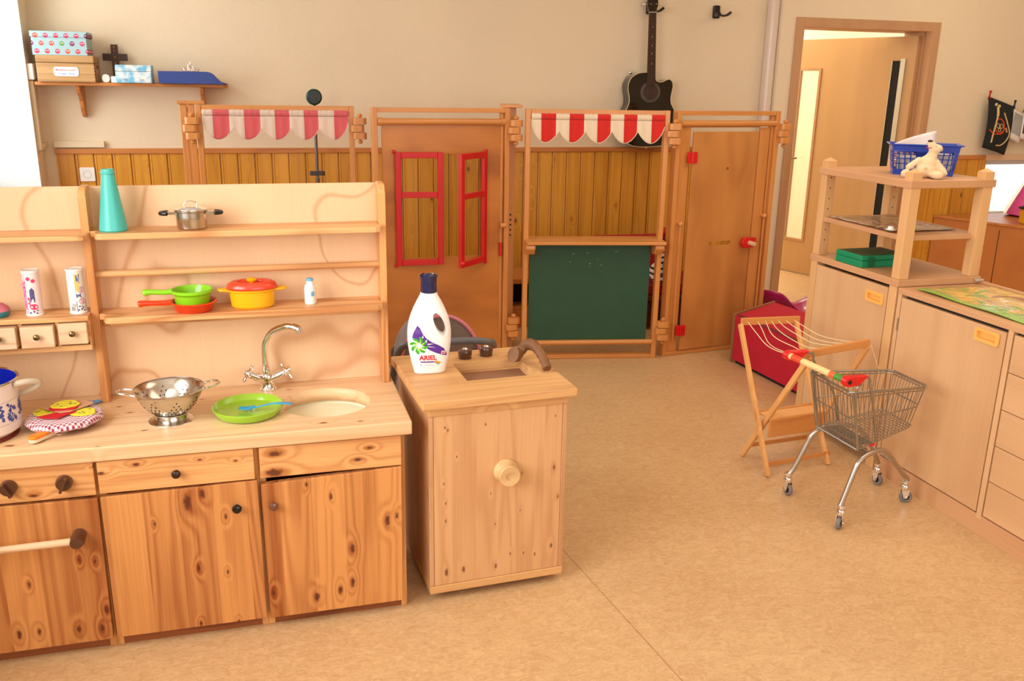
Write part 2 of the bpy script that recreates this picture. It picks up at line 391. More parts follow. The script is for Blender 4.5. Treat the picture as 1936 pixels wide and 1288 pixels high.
def cut(o, mb):
    """subtract a builder's solid from object o and bake the result"""
    bmesh.ops.recalc_face_normals(mb.bm, faces=mb.bm.faces[:])
    me = bpy.data.meshes.new('cut'); mb.bm.to_mesh(me); mb.bm.free()
    c = bpy.data.objects.new('cut', me); COL.objects.link(c)
    c.parent = o.parent
    mods = [(m.type) for m in o.modifiers]
    md = o.modifiers.new('b', 'BOOLEAN'); md.operation = 'DIFFERENCE'; md.object = c; md.solver = 'EXACT'
    dg = bpy.context.evaluated_depsgraph_get(); dg.update()
    ev = o.evaluated_get(dg); new = bpy.data.meshes.new_from_object(ev, preserve_all_data_layers=True, depsgraph=dg)
    o.modifiers.clear(); o.data = new
    bpy.data.objects.remove(c)
def text_polys(body, size, bold=0.0, res=4):
    """letters as a triangulated bmesh in the xz plane, centred"""
    cu = bpy.data.curves.new('t', 'FONT'); cu.body = body; cu.size = size; cu.align_x = 'CENTER'; cu.align_y = 'CENTER'; cu.offset = bold; cu.resolution_u = res
    o = bpy.data.objects.new('t', cu); COL.objects.link(o)
    dg = bpy.context.evaluated_depsgraph_get(); dg.update()
    me = bpy.data.meshes.new_from_object(o.evaluated_get(dg), depsgraph=dg)
    bpy.data.objects.remove(o)
    return me
def add_text(mb, body, size, M, bold=0.0, fn=None):
    me = text_polys(body, size, bold)
    bm2 = bmesh.new(); bm2.from_mesh(me)
    vm = {}
    for v in bm2.verts:
        p = M @ Vector((v.co.x, 0, v.co.y)); vm[v.index] = mb.bm.verts.new(fn(p) if fn else p)
    for f in bm2.faces: mb._f([vm[v.index] for v in f.verts])
    bm2.free(); bpy.data.meshes.remove(me)

# ================================================================== THE ROOM
WX, WY, WY2, ZC = -1.17, 5.70, 5.60, 2.85   # left wall, back wall, door wall
XE, YF = 7.2, -2.3
struct('floor', MB().box(WX - .4, YF - .2, -.05, XE, 8.2, 0), M_FLOOR)
struct('ceiling', MB().box(WX - .4, YF - .2, ZC, XE, 8.2, ZC + .1), M_CEIL)
# left wall with two windows
b = MB()
for (y0, y1, z0, z1) in ((YF, -.3, 0, ZC), (2.1, 3.55, 0, ZC), (5.5, WY + .15, 0, ZC), (-.3, 2.1, 0, .9), (-.3, 2.1, 2.5, ZC), (3.55, 5.5, 0, .9), (3.55, 5.5, 2.5, ZC)):
    b.box(WX - .40, y0, z0, WX, y1, z1)
struct('wall_left', b, M_WALL)
b = MB(); b.box(WX - .40, 5.494, .9, WX + .0015, 5.50, 2.5); struct('trim_1', b, M_WALLW)
def window_left(n, y0, y1):
    fr = MB()
    for a in (y0, (y0 + y1) / 2 - .03, y1 - .06): fr.box(WX - .36, a, .9, WX - .30, a + .06, 2.5)
    for z in (.9, 2.44): fr.box(WX - .359, y0, z, WX - .301, y1, z + .06)
    o = struct('window_%d' % n, fr, mat('window_frame_white', (240, 240, 236), .4), bevel=.004)
    sl = MB().box(WX - .3, y0, .87, WX + .03, y1, .90); part('window_sill', sl, mat('window_frame_white', (240, 240, 236), .4), o)
    return o
window_left(1, 3.55, 5.494); window_left(2, -.3, 2.1)
# back wall (guitar wall) and the slightly nearer door wall
struct('wall_back', MB().box(WX - .4, WY, 0, 3.43, WY + .16, ZC), M_WALL)
DX0, DX1, DZ = 3.60, 4.63, 1.895
b = MB().box(3.43, WY2, 0, DX0 - .02, WY2 + .26, ZC).box(DX0 - .02, WY2, DZ + .02, DX1 + .02, WY2 + .26, ZC).box(DX1 + .02, WY2, 0, 5.27, WY2 + .26, ZC)
b.box(5.27, WY2, 1.0, 6.35, WY2 + .26, ZC).box(5.27, WY2, 0, 6.35, WY2 + .26, .56).box(6.35, WY2, 0, XE, WY2 + .26, ZC)
struct('wall_door', b, M_WALL)
struct('wall_right', MB().box(XE - .1, YF, 0, XE, WY2, ZC), M_WALL)
b = MB().box(WX, YF - .2, 0, -.3, YF, ZC).box(3.5, YF - .2, 0, XE, YF, ZC).box(-.3, YF - .2, 0, 3.5, YF, .9).box(-.3, YF - .2, 2.5, 3.5, YF, ZC)  # opening added for the fill light behind the camera
struct('wall_front', b, M_WALL)
# corridor behind the door
b = MB().box(3.2, 8.0, 0, 7.2, 8.1, ZC).box(3.1, WY2 + .26, 0, 3.2, 8.1, ZC)
struct('wall_corridor', b, mat('corridor_paint', (244, 234, 208), .8))
# vertical pipe boxing between the two wall planes
M_GLOSS = mat('cream_gloss_paint', (226, 206, 190), .25, coat=.5)
struct('trim_2', MB().prism(rrect(3.365, WY - .075, 3.43, WY, .02), 0, ZC, 'xy'), M_GLOSS)
# plank wainscot: V-grooved boards under a cap rail
def wainscot(name, x0, x1, y, ztop, pitch=.0995, z0=.0):
    b = MB(); prof = []; x = x0
    while x < x1 - .001:
        xe = min(x + pitch, x1)
        prof += [(x, y + .004), (x + .004, y - .011), (x + .012, y - .012), (x + .014, y - .008), (x + .017, y - .012), (xe - .005, y - .012)]
        x = xe
    prof += [(x1, y + .004)]
    poly = prof + [(x1, y + .01), (x0, y + .01)]
    b.prism(poly, z0, ztop, 'xy')
    o = struct(name, b, M_WAINS)
    c = MB().box(x0, y - .022, ztop - .022, x1, y + .001, ztop + .008); part('cap_rail', c, M_SHELFW, o, bevel=.003)
    return o
wainscot('trim_3', -1.115, 3.36, WY - .001, 1.09)
wainscot('trim_4', 4.70, 5.27, WY2 - .001, 1.03)
struct('trim_5', MB().box(5.25, WY2 - .03, 1.0, 6.36, WY2 + .02, 1.045), mat('pale_frame', (222, 186, 150), .5))
# cable ducts in the corner
M_DUCT = mat('ivory_duct', (228, 208, 172), .45)
b = MB().box(WX + .055, WY - .03, 1.105, -.85, WY, 1.14)
b.box(WX, 5.56, 1.10, WX + .02, WY, 1.135).box(WX, 5.53, 1.10, WX + .02, 5.56, 1.47)
struct('trim_6', b, M_DUCT, bevel=.002)
# bright opening standing in for a mirror in the right part of the door wall
b = MB()
for a in (5.27, 6.31): b.box(a, WY2 + .06, .56, a + .04, WY2 + .10, 1.0)
b.box(5.27, WY2 + .06, .56, 6.35, WY2 + .10, .60).box(5.27, WY2 + .06, .96, 6.35, WY2 + .10, 1.0)
o = struct('window_3', b, mat('window_frame_white', (240, 240, 236), .4))
part('window_sill', MB().box(5.2, WY2 - .05, .555, 6.4, WY2 + .06, .575), mat('pale_frame', (222, 186, 150), .5), o)
part('pane', MB().box(5.31, WY2 + .075, .6, 6.31, WY2 + .08, .96), mat('window_glass', (255, 255, 255), .0, trans=1.0, spec=.2), o)

# the door: frame, lining, open leaf with narrow pane
b = MB()
b.box(DX0 - .062, WY2 - .014, 0, DX0, WY2, DZ + .062).box(DX1, WY2 - .014, 0, DX1 + .062, WY2, DZ + .062).box(DX0, WY2 - .014, DZ, DX1, WY2, DZ + .062)
b.box(DX0 - .02, WY2 - .001, 0, DX0, WY2 + .27, DZ + .02).box(DX1, WY2 - .001, 0, DX1 + .02, WY2 + .27, DZ + .02).box(DX0, WY2 - .001, DZ, DX1, WY2 + .27, DZ + .02)
b.box(DX1 - .012, WY2 + .06, 0, DX1, WY2 + .27, DZ)
door = struct('door_1', b, M_DFRAME, bevel=.002)
HX, HY = DX1 - .02, WY2 + .06
ang = math.atan2(.90, -.33)
lf = bpy.data.objects.new('leaf_pivot', None)
Ml = Matrix.Translation((HX, HY, 0)) @ Matrix.Rotation(ang, 4, 'Z')
b = MB(); 
b.box(.02, -.02, .008, .80, .02, 1.868, Ml).box(1.0, -.02, .008, 1.04, .02, 1.868, Ml).box(.80, -.02, .008, 1.0, .02, .28, Ml).box(.80, -.02, 1.64, 1.0, .02, 1.868, Ml)
leaf = part('door_leaf', b, M_DOORV, door)
b = MB()
b.box(.795, .018, .27, .815, .03, 1.65, Ml).box(.985, .018, .27, 1.005, .03, 1.65, Ml).box(.815, .018, .27, .985, .03, .29, Ml).box(.815, .018, 1.63, .985, .03, 1.65, Ml)
part('glazing_bead', b, M_DFRAME, leaf)
part('pane', MB().box(.80, -.003, .28, 1.0, .003, 1.64, Ml), mat('leaf_glass', (255, 250, 235), .05, trans=1.0), leaf)
b = MB(); b.tube([Ml @ Vector(p) for p in ((1.02, .02, .945), (1.02, .05, .945), (.93, .05, .945))], .008, 10); part('handle', b, M_BRASS, leaf)
b = MB().box(.128, .02, .0, .190, .028, 1.70, Ml); part('finger_guard', b, M_BLACK, door, label='black rubber hinge guard')
b = MB().box(.090, .02, .0, .1279, .031, 1.715, Ml).box(.1901, .02, .0, .194, .031, 1.70, Ml); part('guard_profile', b, mat('aluminium', (200, 200, 198), .3, 1.0), door, label='aluminium guard profile')

# ================================================================== PLAY KITCHEN
K = thing('play_kitchen', 'pine play kitchen with sink, tap, wall shelves and tiny drawers, left foreground', 'play kitchen', (.348, 2.30, 0))
kw = dict(world=True)
XL = -1.06
b = MB()
for x0 in (.330, -.050, -.068, -.452, -.470, XL): b.box(x0, 2.322, 0, x0 + .018, 2.69, .557)
b.box(XL + .018, 2.322, .034, -.47, 2.68, .05).box(-.434, 2.322, .034, -.068, 2.68, .05).box(-.032, 2.322, .034, .33, 2.68, .05)
b.box(XL + .018, 2.67, .05, .33, 2.68, .55)
part('carcass', b, M_PEDGEZ, K, .0015, **kw)
b = MB()
for a, c in ((XL + .018, -.47), (-.434, -.068), (-.032, .33)): b.box(a, 2.325, 0, c, 2.34, .034)
part('plinth', b, M_PLINTH, K, .001, **kw)
# worktop with sink hole
wt = part('worktop', MB().box(XL - .01, 2.288, .557, .366, 2.72, .597), M_PTOP, K, .004, 3, **kw)
c = MB().lathe([(0, .50), (.128, .50), (.128, .66), (0, .66)], (.147, 2.497, 0), 64, sy=.97)
bmesh.ops.transform(c.bm, matrix=Matrix.Translation((-.348, -2.30, 0)), verts=c.bm.verts[:]); cut(wt, c)
part('sink_basin', MB().lathe([(.146, .552), (.140, .553), (.134, .546), (.10, .540), (0, .538)], (.147, 2.497, 0), 48, sy=.97), mat('cream_enamel', (250, 244, 212), .3, coat=.3), K, solid=.002, label='cream enamel basin', **kw)
# doors and drawer fronts
def knob(root, c, r, m, ln=.022, name='knob'):
    M = Matrix.Translation(c) @ Matrix.Rotation(PI / 2, 4, 'X')
    b = MB().lathe([(0, 0), (r * .5, 0), (r * .42, ln * .4), (r * .8, ln * .5), (r, ln * .72), (r * .85, ln * .95), (r * .4, ln * 1.08), (0, ln * 1.1)], n=20, M=M)
    return part(name, b, m, root, world=True)
d = part('door', MB().prism([(-.446, .036), (-.053, .034), (-.055, .459), (-.447, .453)], 2.30, 2.32), M_PDOOR, K, .002, **kw); knob(d, (-.112, 2.30, .388), .013, mat('dark_metal_knob', (50, 46, 44), .25, .7))
d = part('door', MB().prism([(-.043, .034), (.333, .034), (.335, .460), (-.047, .446)], 2.296, 2.318), M_PDOOR2, K, .002, **kw); knob(d, (-.017, 2.296, .386), .013, mat('knob_brown', (110, 64, 44), .3, coat=.4))
d = part('oven_door', MB().prism([(XL, .036), (-.456, .036), (-.453, .453), (XL, .458)], 2.298, 2.32), M_PDOOR3, K, .002, label='darker oven door with a bar handle', **kw)
h = part('handle_bar', MB().cyl((-1.0, 2.258, .352), (-.518, 2.258, .358), .0095), M_LPINE, d, **kw)
for x in (-.505, -.985):
    part('handle_mount', MB().lathe([(0, 0), (.017, 0), (.018, .02), (.018, .044), (.015, .054), (0, .056)], n=20, M=Matrix.Translation((x, 2.30, .357)) @ Matrix.Rotation(PI / 2, 4, 'X')), M_DARKKNOB, d, **kw)
d = part('drawer', MB().box(-.446, 2.298, .464, -.060, 2.318, .553), M_PDRAW, K, .002, **kw); knob(d, (-.256, 2.298, .506), .012, mat('dark_bronze_knob', (62, 46, 38), .3, .5))
d = part('drawer', MB().box(-.046, 2.298, .464, .336, 2.318, .553), M_PDRAW2, K, .002, label='strongly knotted drawer front', **kw)
d = part('control_panel', MB().box(XL, 2.298, .462, -.454, 2.318, .555), M_PDRAW3, K, .002, **kw)
for x, a in ((-.651, -.45), (-.524, .42), (-.80, 0), (-.93, 0)):
    M = Matrix.Translation((x, 2.298, .507)) @ Matrix.Rotation(PI / 2, 4, 'X')
    kb = part('oven_knob', MB().lathe([(0, 0), (.020, 0), (.020, .012), (.017, .018), (0, .018)], n=28, M=M), M_DARKKNOB, d, **kw)
    # ridge across the knob belongs to the same turned piece
    bb = bmesh.new(); bb.from_mesh(kb.data); t = MB(); t.bm = bb
    M2 = K.matrix_basis.inverted() @ Matrix.Translation((x, 2.279, .507)) @ Matrix.Rotation(a, 4, 'Y')
    t.box(-.0035, -.012, -.019, .0035, 0.002, .019, M2); bb.to_mesh(kb.data); bb.free()
# upper part
part('back_panel', MB().box(XL, 2.70, .597, .351, 2.712, 1.207), M_PLY, K, .0015, label='birch plywood back panel', **kw)
def upright(x0, x1, top=1.212):
    poly = [(2.632, .597), (2.632, top - .03)]
    for k in range(7):
        a = PI - PI / 2 * k / 6; poly.append((2.662 + .03 * math.cos(a), top - .03 + .03 * math.sin(a)))
    poly += [(2.70, top), (2.70, .597)]
    return part('side_panel', MB().prism(poly, x0, x1, 'yz'), M_PEDGEZ, K, .0025, **kw)
upright(.332, .352); upright(-.476, -.456); upright(XL, XL + .02)
def shelf_board(bx0, bx1, lx0, lx1, z0, z1, y0=2.578, rl=True, rr=True):   # board between the uprights, rounded lip running past them
    p = [(bx0, 2.70), (bx0, 2.6315), (lx0, 2.6315)] + ([(lx0, y0 + .022), (lx0 + .006, y0 + .006), (lx0 + .020, y0)] if rl else [(lx0, y0)])
    p += ([(lx1 - .020, y0), (lx1 - .006, y0 + .006), (lx1, y0 + .022)] if rr else [(lx1, y0)]) + [(lx1, 2.6315), (bx1, 2.6315), (bx1, 2.70)]
    return part('shelf', MB().prism(p, z0, z1, 'xy'), M_PEDGE, K, .0025, **kw)
shelf_board(-.4555, .3315, -.440, .336, 1.076, 1.093); shelf_board(-.4555, .3315, -.440, .336, .842, .860)
shelf_board(XL + .0205, -.4765, XL - .005, -.458, 1.075, 1.090); shelf_board(XL + .0205, -.4765, XL - .005, -.4765, .852, .866, y0=2.588, rr=False)
part('shelf_rail', MB().cyl((-.456, 2.662, .967), (.332, 2.662, .967), .0095), M_PEDGE, K, **kw)
part('shelf_batten', MB().box(-.456, 2.672, .812, .332, 2.70, .842), M_PEDGE, K, .002, **kw)
b = MB().box(XL + .02, 2.60, .766, -.477, 2.70, .782)
for x in (-.482, -.564, -.656, -.746, -.836, -.926, -1.016): b.box(x, 2.60, .782, x + .006 if x > -.5 else x + .010, 2.70, .852)
part('drawer_box', b, M_PEDGE, K, .0015, **kw)
part('drawer_box_back', MB().box(XL + .02, 2.66, .782, -.477, 2.665, .852), M_BLACK, K, **kw)  # black sheet standing in for the shade behind the small drawers
for x0, x1, dy, dz in ((-.552, -.484, 0, 0), (-.644, -.567, -.006, -.003), (-.735, -.659, -.010, -.002), (-.825, -.749, 0, 0), (-.915, -.839, 0, 0), (-1.005, -.929, 0, 0)):
    d = part('small_drawer', MB().box(x0 - .003, 2.580 + dy, .790 + dz, x1 + .002, 2.655, .849 + dz), M_LPINE, K, .0022, **kw)
    knob(d, ((x0 + x1) / 2, 2.580 + dy, .8225 + dz), .0085, M_BRASS, .016)
# tap
F = Vector((-.012, 2.645, .597))
tp = part('faucet', MB().lathe([(0, 0), (.026, 0), (.026, .006), (.021, .012), (.019, .03), (.021, .04), (.017, .05), (0, .056)], F, 28), M_CHROME, K, label='chrome mixer tap', **kw)
b = MB().tube(cr([F + Vector(v) for v in ((-.001, 0, .03), (-.006, 0, .10), (-.002, -.006, .15), (.02, -.02, .185), (.058, -.045, .206), (.082, -.06, .206))], 7), [.0115] * 5 + [.0095] * 26 + [.009] * 5, 16)
b.tube([F + Vector((.080, -.058, .207)), F + Vector((.094, -.068, .203)), F + Vector((.096, -.070, .190))], [.011, .012, .010], 16)
part('spout', b, M_CHROME, tp, **kw)
for sx in (-1, 1):
    ax = Vector((sx * .8, -.30, .48)).normalized(); base = F + Vector((0, 0, .028)); hub = base + ax * .068
    b = MB().tube([base, base + ax * .035, base + ax * .036, base + ax * .06], [.0125, .0115, .0145, .0105], 16)
    b.sph(hub, .0115)
    e1 = ax.cross(Vector((0, 1, 0))).normalized(); e2 = ax.cross(e1)
    for e in (e1, e2):
        for s_ in (-1, 1):
            b.tube([hub, hub + e * s_ * .014, hub + e * s_ * .024, hub + e * s_ * .029], [.0045, .0042, .0058, .003], 10)
    b.cyl(hub, hub + ax * .014, .008, .0065)
    part('tap_handle', b, M_CHROME, tp, **kw)

# ================================================================== THINGS ON THE KITCHEN SHELVES
SZ1, SZ2 = 1.093, .860
b = MB().lathe([(0, 0), (.034, 0), (.0372, .004), (.036, .012), (.0255, .085), (.0172, .148), (.0165, .153), (.0182, .155), (.0182, .159), (.0165, .161), (.0162, .167), (.0135, .167), (.0135, .15), (.02, .09), (0, .012)], (0, 0, 0), 36)
single('conical_vase', 'turquoise frosted conical vase on the top shelf of the play kitchen', 'vase', b, mat('turquoise_frosted', (84, 206, 196), .35, sss=.3, trans=.15)).location = (-.394, 2.632, SZ1)
# toy steel saucepan
t = thing('toy_cooking_pot', 'small stainless steel toy pot with lid and black side handles', 'cooking pot', (-.190, 2.634, SZ1)); t.scale = (1.25, 1.25, 1.18)
part('pot_body', MB().lathe([(0, 0), (.028, 0), (.032, .004), (.033, .02), (.0335, .022), (.0335, .030), (.0335, .040), (.036, .042), (.036, .044), (.031, .044), (.031, .006), (0, .005)], n=36), M_STEEL, t)
b = MB()
ld = part('lid', MB().lathe([(.036, .0445), (.0355, .047), (.025, .051), (.010, .054), (0, .0545)], n=36), M_CHROME, t, solid=.001)
part('lid_handle', MB().tube(cr([(-.014, 0, .052), (-.012, 0, .061), (0, 0, .0655), (.012, 0, .061), (.014, 0, .052)]), .0013, 8), M_STEEL, ld)
for s_ in (-1, 1):
    h = part('handle', MB().prism(rrect(*( (.030, -.009, .052, .009) if s_ > 0 else (-.052, -.009, -.030, .009)), .003), .035, .041, 'xy'), M_STEEL, t)
    part('grip', MB().tube(cr([(s_ * .050, -.014, .038), (s_ * .062, -.008, .038), (s_ * .064, 0, .038), (s_ * .062, .008, .038), (s_ * .050, .014, .038)]), .0048, 10), M_BLKPL, h, label='black plastic grip')
# two toy pans, one on the other
def toy_pan(name, label, m, loc, rz, r, h, hl):
    t = thing(name, label, 'frying pan', loc, rz)
    part('pan_body', MB().lathe([(0, 0), (r * .72, 0), (r * .82, .005), (r * .9, h * .72), (r * .93, h * .78), (r * 1.04, h * .86), (r * 1.04, h), (r * .97, h), (r * .86, h * .8), (r * .78, .006), (0, .005)], n=40), m, t)
    b = MB().tube(cr([(-r * .95, 0, h * .9), (-r * 1.4, 0, h * .88), (-r - hl * .8, 0, h * .93), (-r - hl, 0, h * .86)], 4), [.009, .0085, .008, .0078, .0075, .0075, .0076, .0078, .0086, .0094, .0098, .009, .006], 12)
    part('handle', b, m, t)
    return t
toy_pan('toy_frying_pan', 'orange-red plastic toy frying pan under the green one', mat('orange_red_plastic', (236, 62, 16), .25, coat=.3), (-.203, 2.622, SZ2), .04, .062, .030, .085)
toy_pan('toy_saucepan', 'lime green plastic toy saucepan sitting inside the orange pan', mat('lime_plastic', (140, 214, 32), .25, coat=.3, sss=.1), (-.205, 2.624, SZ2 + .0052), .03, .055, .058, .075)
M_YEL = mat('yellow_plastic', (250, 182, 16), .25, coat=.3, sss=.1)
t = thing('toy_casserole', 'yellow plastic toy casserole with a red lid', 'cooking pot', (-.040, 2.630, SZ2))
part('pot_body', MB().lathe([(0, 0), (.052, 0), (.060, .006), (.063, .030), (.064, .048), (.069, .051), (.069, .057), (.060, .057), (.056, .010), (0, .008)], n=40, sy=.62), M_YEL, t)
ld = part('lid', MB().lathe([(.0705, .057), (.0715, .062), (.066, .072), (.056, .077), (.044, .077), (.039, .072), (.037, .068), (0, .068)], n=40, sy=.64), mat('coral_plastic', (238, 74, 46), .25, coat=.3), t, solid=.002, label='red lid')
part('lid_knob', MB().lathe([(.006, .066), (.007, .075), (.014, .078), (.0155, .082), (.009, .087), (0, .088)], n=24), M_YEL, ld)
for s_ in (-1, 1): part('handle', MB().tube(cr([(s_ * .064, -.011, .053), (s_ * .086, -.009, .054), (s_ * .094, 0, .055), (s_ * .086, .009, .054), (s_ * .064, .011, .053)]), .0042, 10), M_YEL, t)
t = thing('toy_milk_bottle', 'small white toy bottle with a pale blue cap', 'bottle', (.124, 2.635, SZ2))
part('bottle_body', MB().lathe([(0, 0), (.0145, 0), (.017, .003), (.017, .045), (.0155, .055), (.010, .063), (.0095, .072), (0, .073)], n=28), M_WHITE, t)
part('cap', MB().lathe([(.0098, .070), (.0102, .075), (.008, .078), (0, .078)], n=24), mat('pale_blue', (110, 186, 222), .4), t)
part('label_print', MB().lathe([(.0172, .026), (.0172, .040)], n=6, a0=-1.5, a1=-.9), mat('pale_blue', (110, 186, 222), .4), t)
# two printed paper tubes
def paper_tube(label, x, y, base, deco, group=None):
    t = thing('confetti_tube', label, 'tube', (x, y, .866))
    part('tube_body', MB().lathe([(0, .001), (.0215, .001), (.0215, .122), (.0200, .122), (.0200, .110), (0, .110)], n=36), base, t)
    part('rim', MB().lathe([(.0217, 0), (.0228, .001), (.0228, .005), (.0217, .006)], n=36), M_WHITE, t)
    part('lid', MB().lathe([(.0217, .119), (.0228, .120), (.0228, .1255), (.020, .126), (.019, .1245), (0, .124)], n=36), M_WHITE, t)
    wrap = lambda p: Vector((.0219 * math.sin(p.x / .0219), -.0219 * math.cos(p.x / .0219), p.z))
    for nm, m, fn in deco:
        b = MB(); fn(b, wrap); part(nm, b, m, t)
def patch(poly):
    def f(b, wrap):
        x0 = min(p[0] for p in poly); x1 = max(p[0] for p in poly)
        # slice polygon so that it bends around the tube
        n = len(poly); cx = sum(p[0] for p in poly) / n; cz = sum(p[1] for p in poly) / n
        for i in range(n):
            a, c_ = poly[i], poly[(i + 1) % n]
            b._f([b.bm.verts.new(wrap(Vector((q[0], 0, q[1])))) for q in ((cx, cz), a, c_)])
    return f
def txt(s_, size, x, z, rot=0.0, bold=0.0):
    M = Matrix.Translation((x, 0, z)) @ Matrix.Rotation(rot, 4, 'Y')
    return lambda b, wrap: add_text(b, s_, size, M, bold, wrap)
def multi(*fs):
    def f(b, wrap):
        for g in fs: g(b, wrap)
    return f
def disc(x, z, r, n=10, sx=1): return patch([(x + r * sx * math.cos(2 * PI * k / n), z + r * math.sin(2 * PI * k / n)) for k in range(n)])
P_MAG = mat('print_magenta', (206, 48, 130), .5); P_NAVY = mat('print_navy', (82, 80, 132), .5); P_PINK = mat('print_pink', (228, 60, 110), .5)
P_GREY = mat('print_grey', (150, 150, 156), .5); P_BLK = mat('print_black', (60, 56, 60), .5)
paper_tube('pink printed paper tube with a flamingo picture, left of its pair', -.617, 2.637, mat('tube_pink', (246, 226, 224), .45), [
    ('pink_band', mat('print_light_pink', (240, 160, 214), .5), patch([(-.026, .004), (-.013, .004), (-.013, .112), (-.026, .112)])),
    ('lettering', P_MAG, txt('my music', .021, -.0185, .058, -PI / 2, .0004)),
    ('picture', P_NAVY, patch([(-.003, .040), (.009, .038), (.009, .072), (.003, .080), (-.003, .072)])),
    ('flamingo_picture', P_PINK, multi(disc(.004, .026, .0085, 10, 1.3), patch([(-.006, .028), (-.003, .028), (-.004, .046), (-.007, .048)]), disc(-.007, .049, .0035), disc(-.003, .104, .0055), disc(.009, .098, .0055))),
    ('confetti_print', P_NAVY, multi(disc(-.006, .010, .0028), disc(.003, .013, .0028), disc(.010, .008, .0026), disc(.012, .016, .0024)))])
paper_tube('white printed paper tube with coloured shapes, next to the divider', -.507, 2.637, mat('tube_white', (244, 240, 236), .45), [
    ('text_lines', P_GREY, multi(*[patch([(-.018, z), (-.0005, z), (-.0005, z + .0006), (-.018, z + .0006)]) for z in [.032 + .0037 * k for k in range(22)]])),
    ('barcode', P_BLK, multi(*[patch([(x, .010), (x + .0005, .010), (x + .0005, .022), (x, .022)]) for x in [-.015 + .0014 * k for k in range(9)]])),
    ('lettering', P_BLK, txt('50g', .0085, -.006, .027)),
    ('yellow_field', mat('print_yellow', (238, 206, 110), .5), multi(patch([(.001, .060), (.012, .060), (.012, .116), (.001, .116)]))),
    ('blue_field', mat('print_blue', (98, 112, 168), .5), multi(patch([(.001, .006), (.028, .006), (.028, .038), (.001, .038)]), patch([(.002, .046), (.016, .046), (.014, .058), (.002, .058)]), patch([(.005, .086), (.013, .086), (.015, .112), (.005, .110)]))),
    ('shape_print', mat('print_rose', (214, 178, 192), .5), multi(disc(.016, .068, .010), disc(.017, .036, .010))),
    ('dots', P_NAVY, multi(disc(.005, .012, .0025), disc(.013, .014, .0028), disc(.008, .022, .0025), disc(.018, .018, .0026), disc(.021, .010, .0026)))])
t = thing('trinket_tin', 'small teal tin with a pink cloth cover at the left frame edge', 'tin', (-.712, 2.637, .866))
part('tin_body', MB().lathe([(0, 0), (.028, 0), (.033, .006), (.034, .016), (.031, .018), (0, .018)], n=28), mat('teal_tin', (44, 134, 146), .35, coat=.3), t)
part('cover', MB().lathe([(.0335, .016), (.031, .024), (.020, .034), (0, .038)], n=28), mat('pink_floral_cloth', (226, 120, 130), .8, var=.4), t)

# ================================================================== THINGS ON THE WORKTOP
WZ = .597
# colander with real rim, foot and loop handles
t = thing('colander', 'stainless steel footed colander with loop handles on the worktop', 'colander', (-.272, 2.452, WZ), .10)
cb = [(.010, .020), (.040, .022), (.052, .030), (.068, .048), (.082, .072), (.089, .089), (.0925, .0905), (.0925, .0925), (.089, .0925)]
part('bowl', MB().lathe([(0, .020)] + cb, n=56), M_STEEL, t, solid=.0012, auto=60)
part('foot', MB().lathe([(.044, .022), (.040, .016), (.042, .008), (.056, .001), (.060, 0)], n=48), M_STEEL, t, solid=.0012)
b = MB()
def cpt(a, tt, off):
    i = min(int(tt * 4), 3); p0 = cb[i + 1]; p1 = cb[i + 2]; u = tt * 4 - i
    r = p0[0] + (p1[0] - p0[0]) * u; z = p0[1] + (p1[1] - p0[1]) * u
    nx, nz = (p1[1] - p0[1]), -(p1[0] - p0[0]); L = math.hypot(nx, nz); nx /= L; nz /= L
    return Vector((math.cos(a) * (r + nx * off), math.sin(a) * (r + nx * off), z + nz * off)), Vector((math.cos(a) * nx, math.sin(a) * nx, nz))
for k in range(8):
    ac = 2 * PI * k / 8 + .2
    for row in range(5):
        for q in range(-(4 - row) , (4 - row) + 1, 2):
            a = ac + q * .085; p, nr = cpt(a, .30 + row * .11, .0010)
            b.cyl(p - nr * .0022, p + nr * .0002, .0021, n=8)
part('drain_holes', b, M_BLACK, t)['kind'] = 'stuff'
for s_ in (-1, 1):
    part('handle', MB().tube(cr([(s_ * .086, -.024, .084), (s_ * .100, -.024, .090), (s_ * .122, -.018, .094), (s_ * .132, 0, .095), (s_ * .122, .018, .094), (s_ * .100, .024, .090), (s_ * .086, .024, .084)], 5), .0032, 10), M_CHROME, t)
single('toy_egg', 'white toy egg lying in the steel colander', 'egg', MB().lathe([(0, -.017), (.010, -.0145), (.0165, -.006), (.018, .002), (.015, .012), (.008, .019), (0, .021)], n=24, M=Matrix.Rotation(1.2, 4, 'Y')), mat('egg_white', (250, 246, 238), .4)).location = (-.270, 2.487, WZ + .0585)
# plate and spoons
b = MB().lathe([(0, .004), (.030, .004), (.066, .006), (.082, .012), (.090, .024), (.0945, .0275), (.0965, .026), (.094, .018), (.084, .004), (.072, 0), (0, 0)], n=56)
single('toy_plate', 'lime green plastic plate with raised rim in front of the tap', 'plate', b, mat('lime_plate', (172, 222, 56), .22, trans=.25, coat=.3, sss=.15)).location = (-.070, 2.448, WZ)
def spoon(name, label, m, loc, rz, L=.125, tilt=0.0):
    b = MB()
    def f(u, v):  # bowl + handle as one tapered strip
        x = u * L; s_ = min(1, u / .34)
        wdt = .0125 * math.sin(PI * min(1, (u + .03) / .40)) ** .8 if u < .30 else (.0042 + (u - .30) * .004)
        z = (.004 * (1 - math.cos(2 * PI * s_)) * -.5 + .004 if u < .34 else .004 + .006 * math.sin(PI * (u - .34) / .66))
        return Vector((x, (v - .5) * 2 * max(wdt, .002), z + (.0035 * (2 * v - 1) ** 2 if u < .30 else 0)))
    b.grid(f, 28, 6)
    o = single(name, label, 'spoon', b, m, solid=.0022)
    o.location = loc; o.rotation_euler = (0, tilt, rz); return o
M_SPB = mat('blue_spoon_plastic', (22, 158, 206), .3, sss=.1)
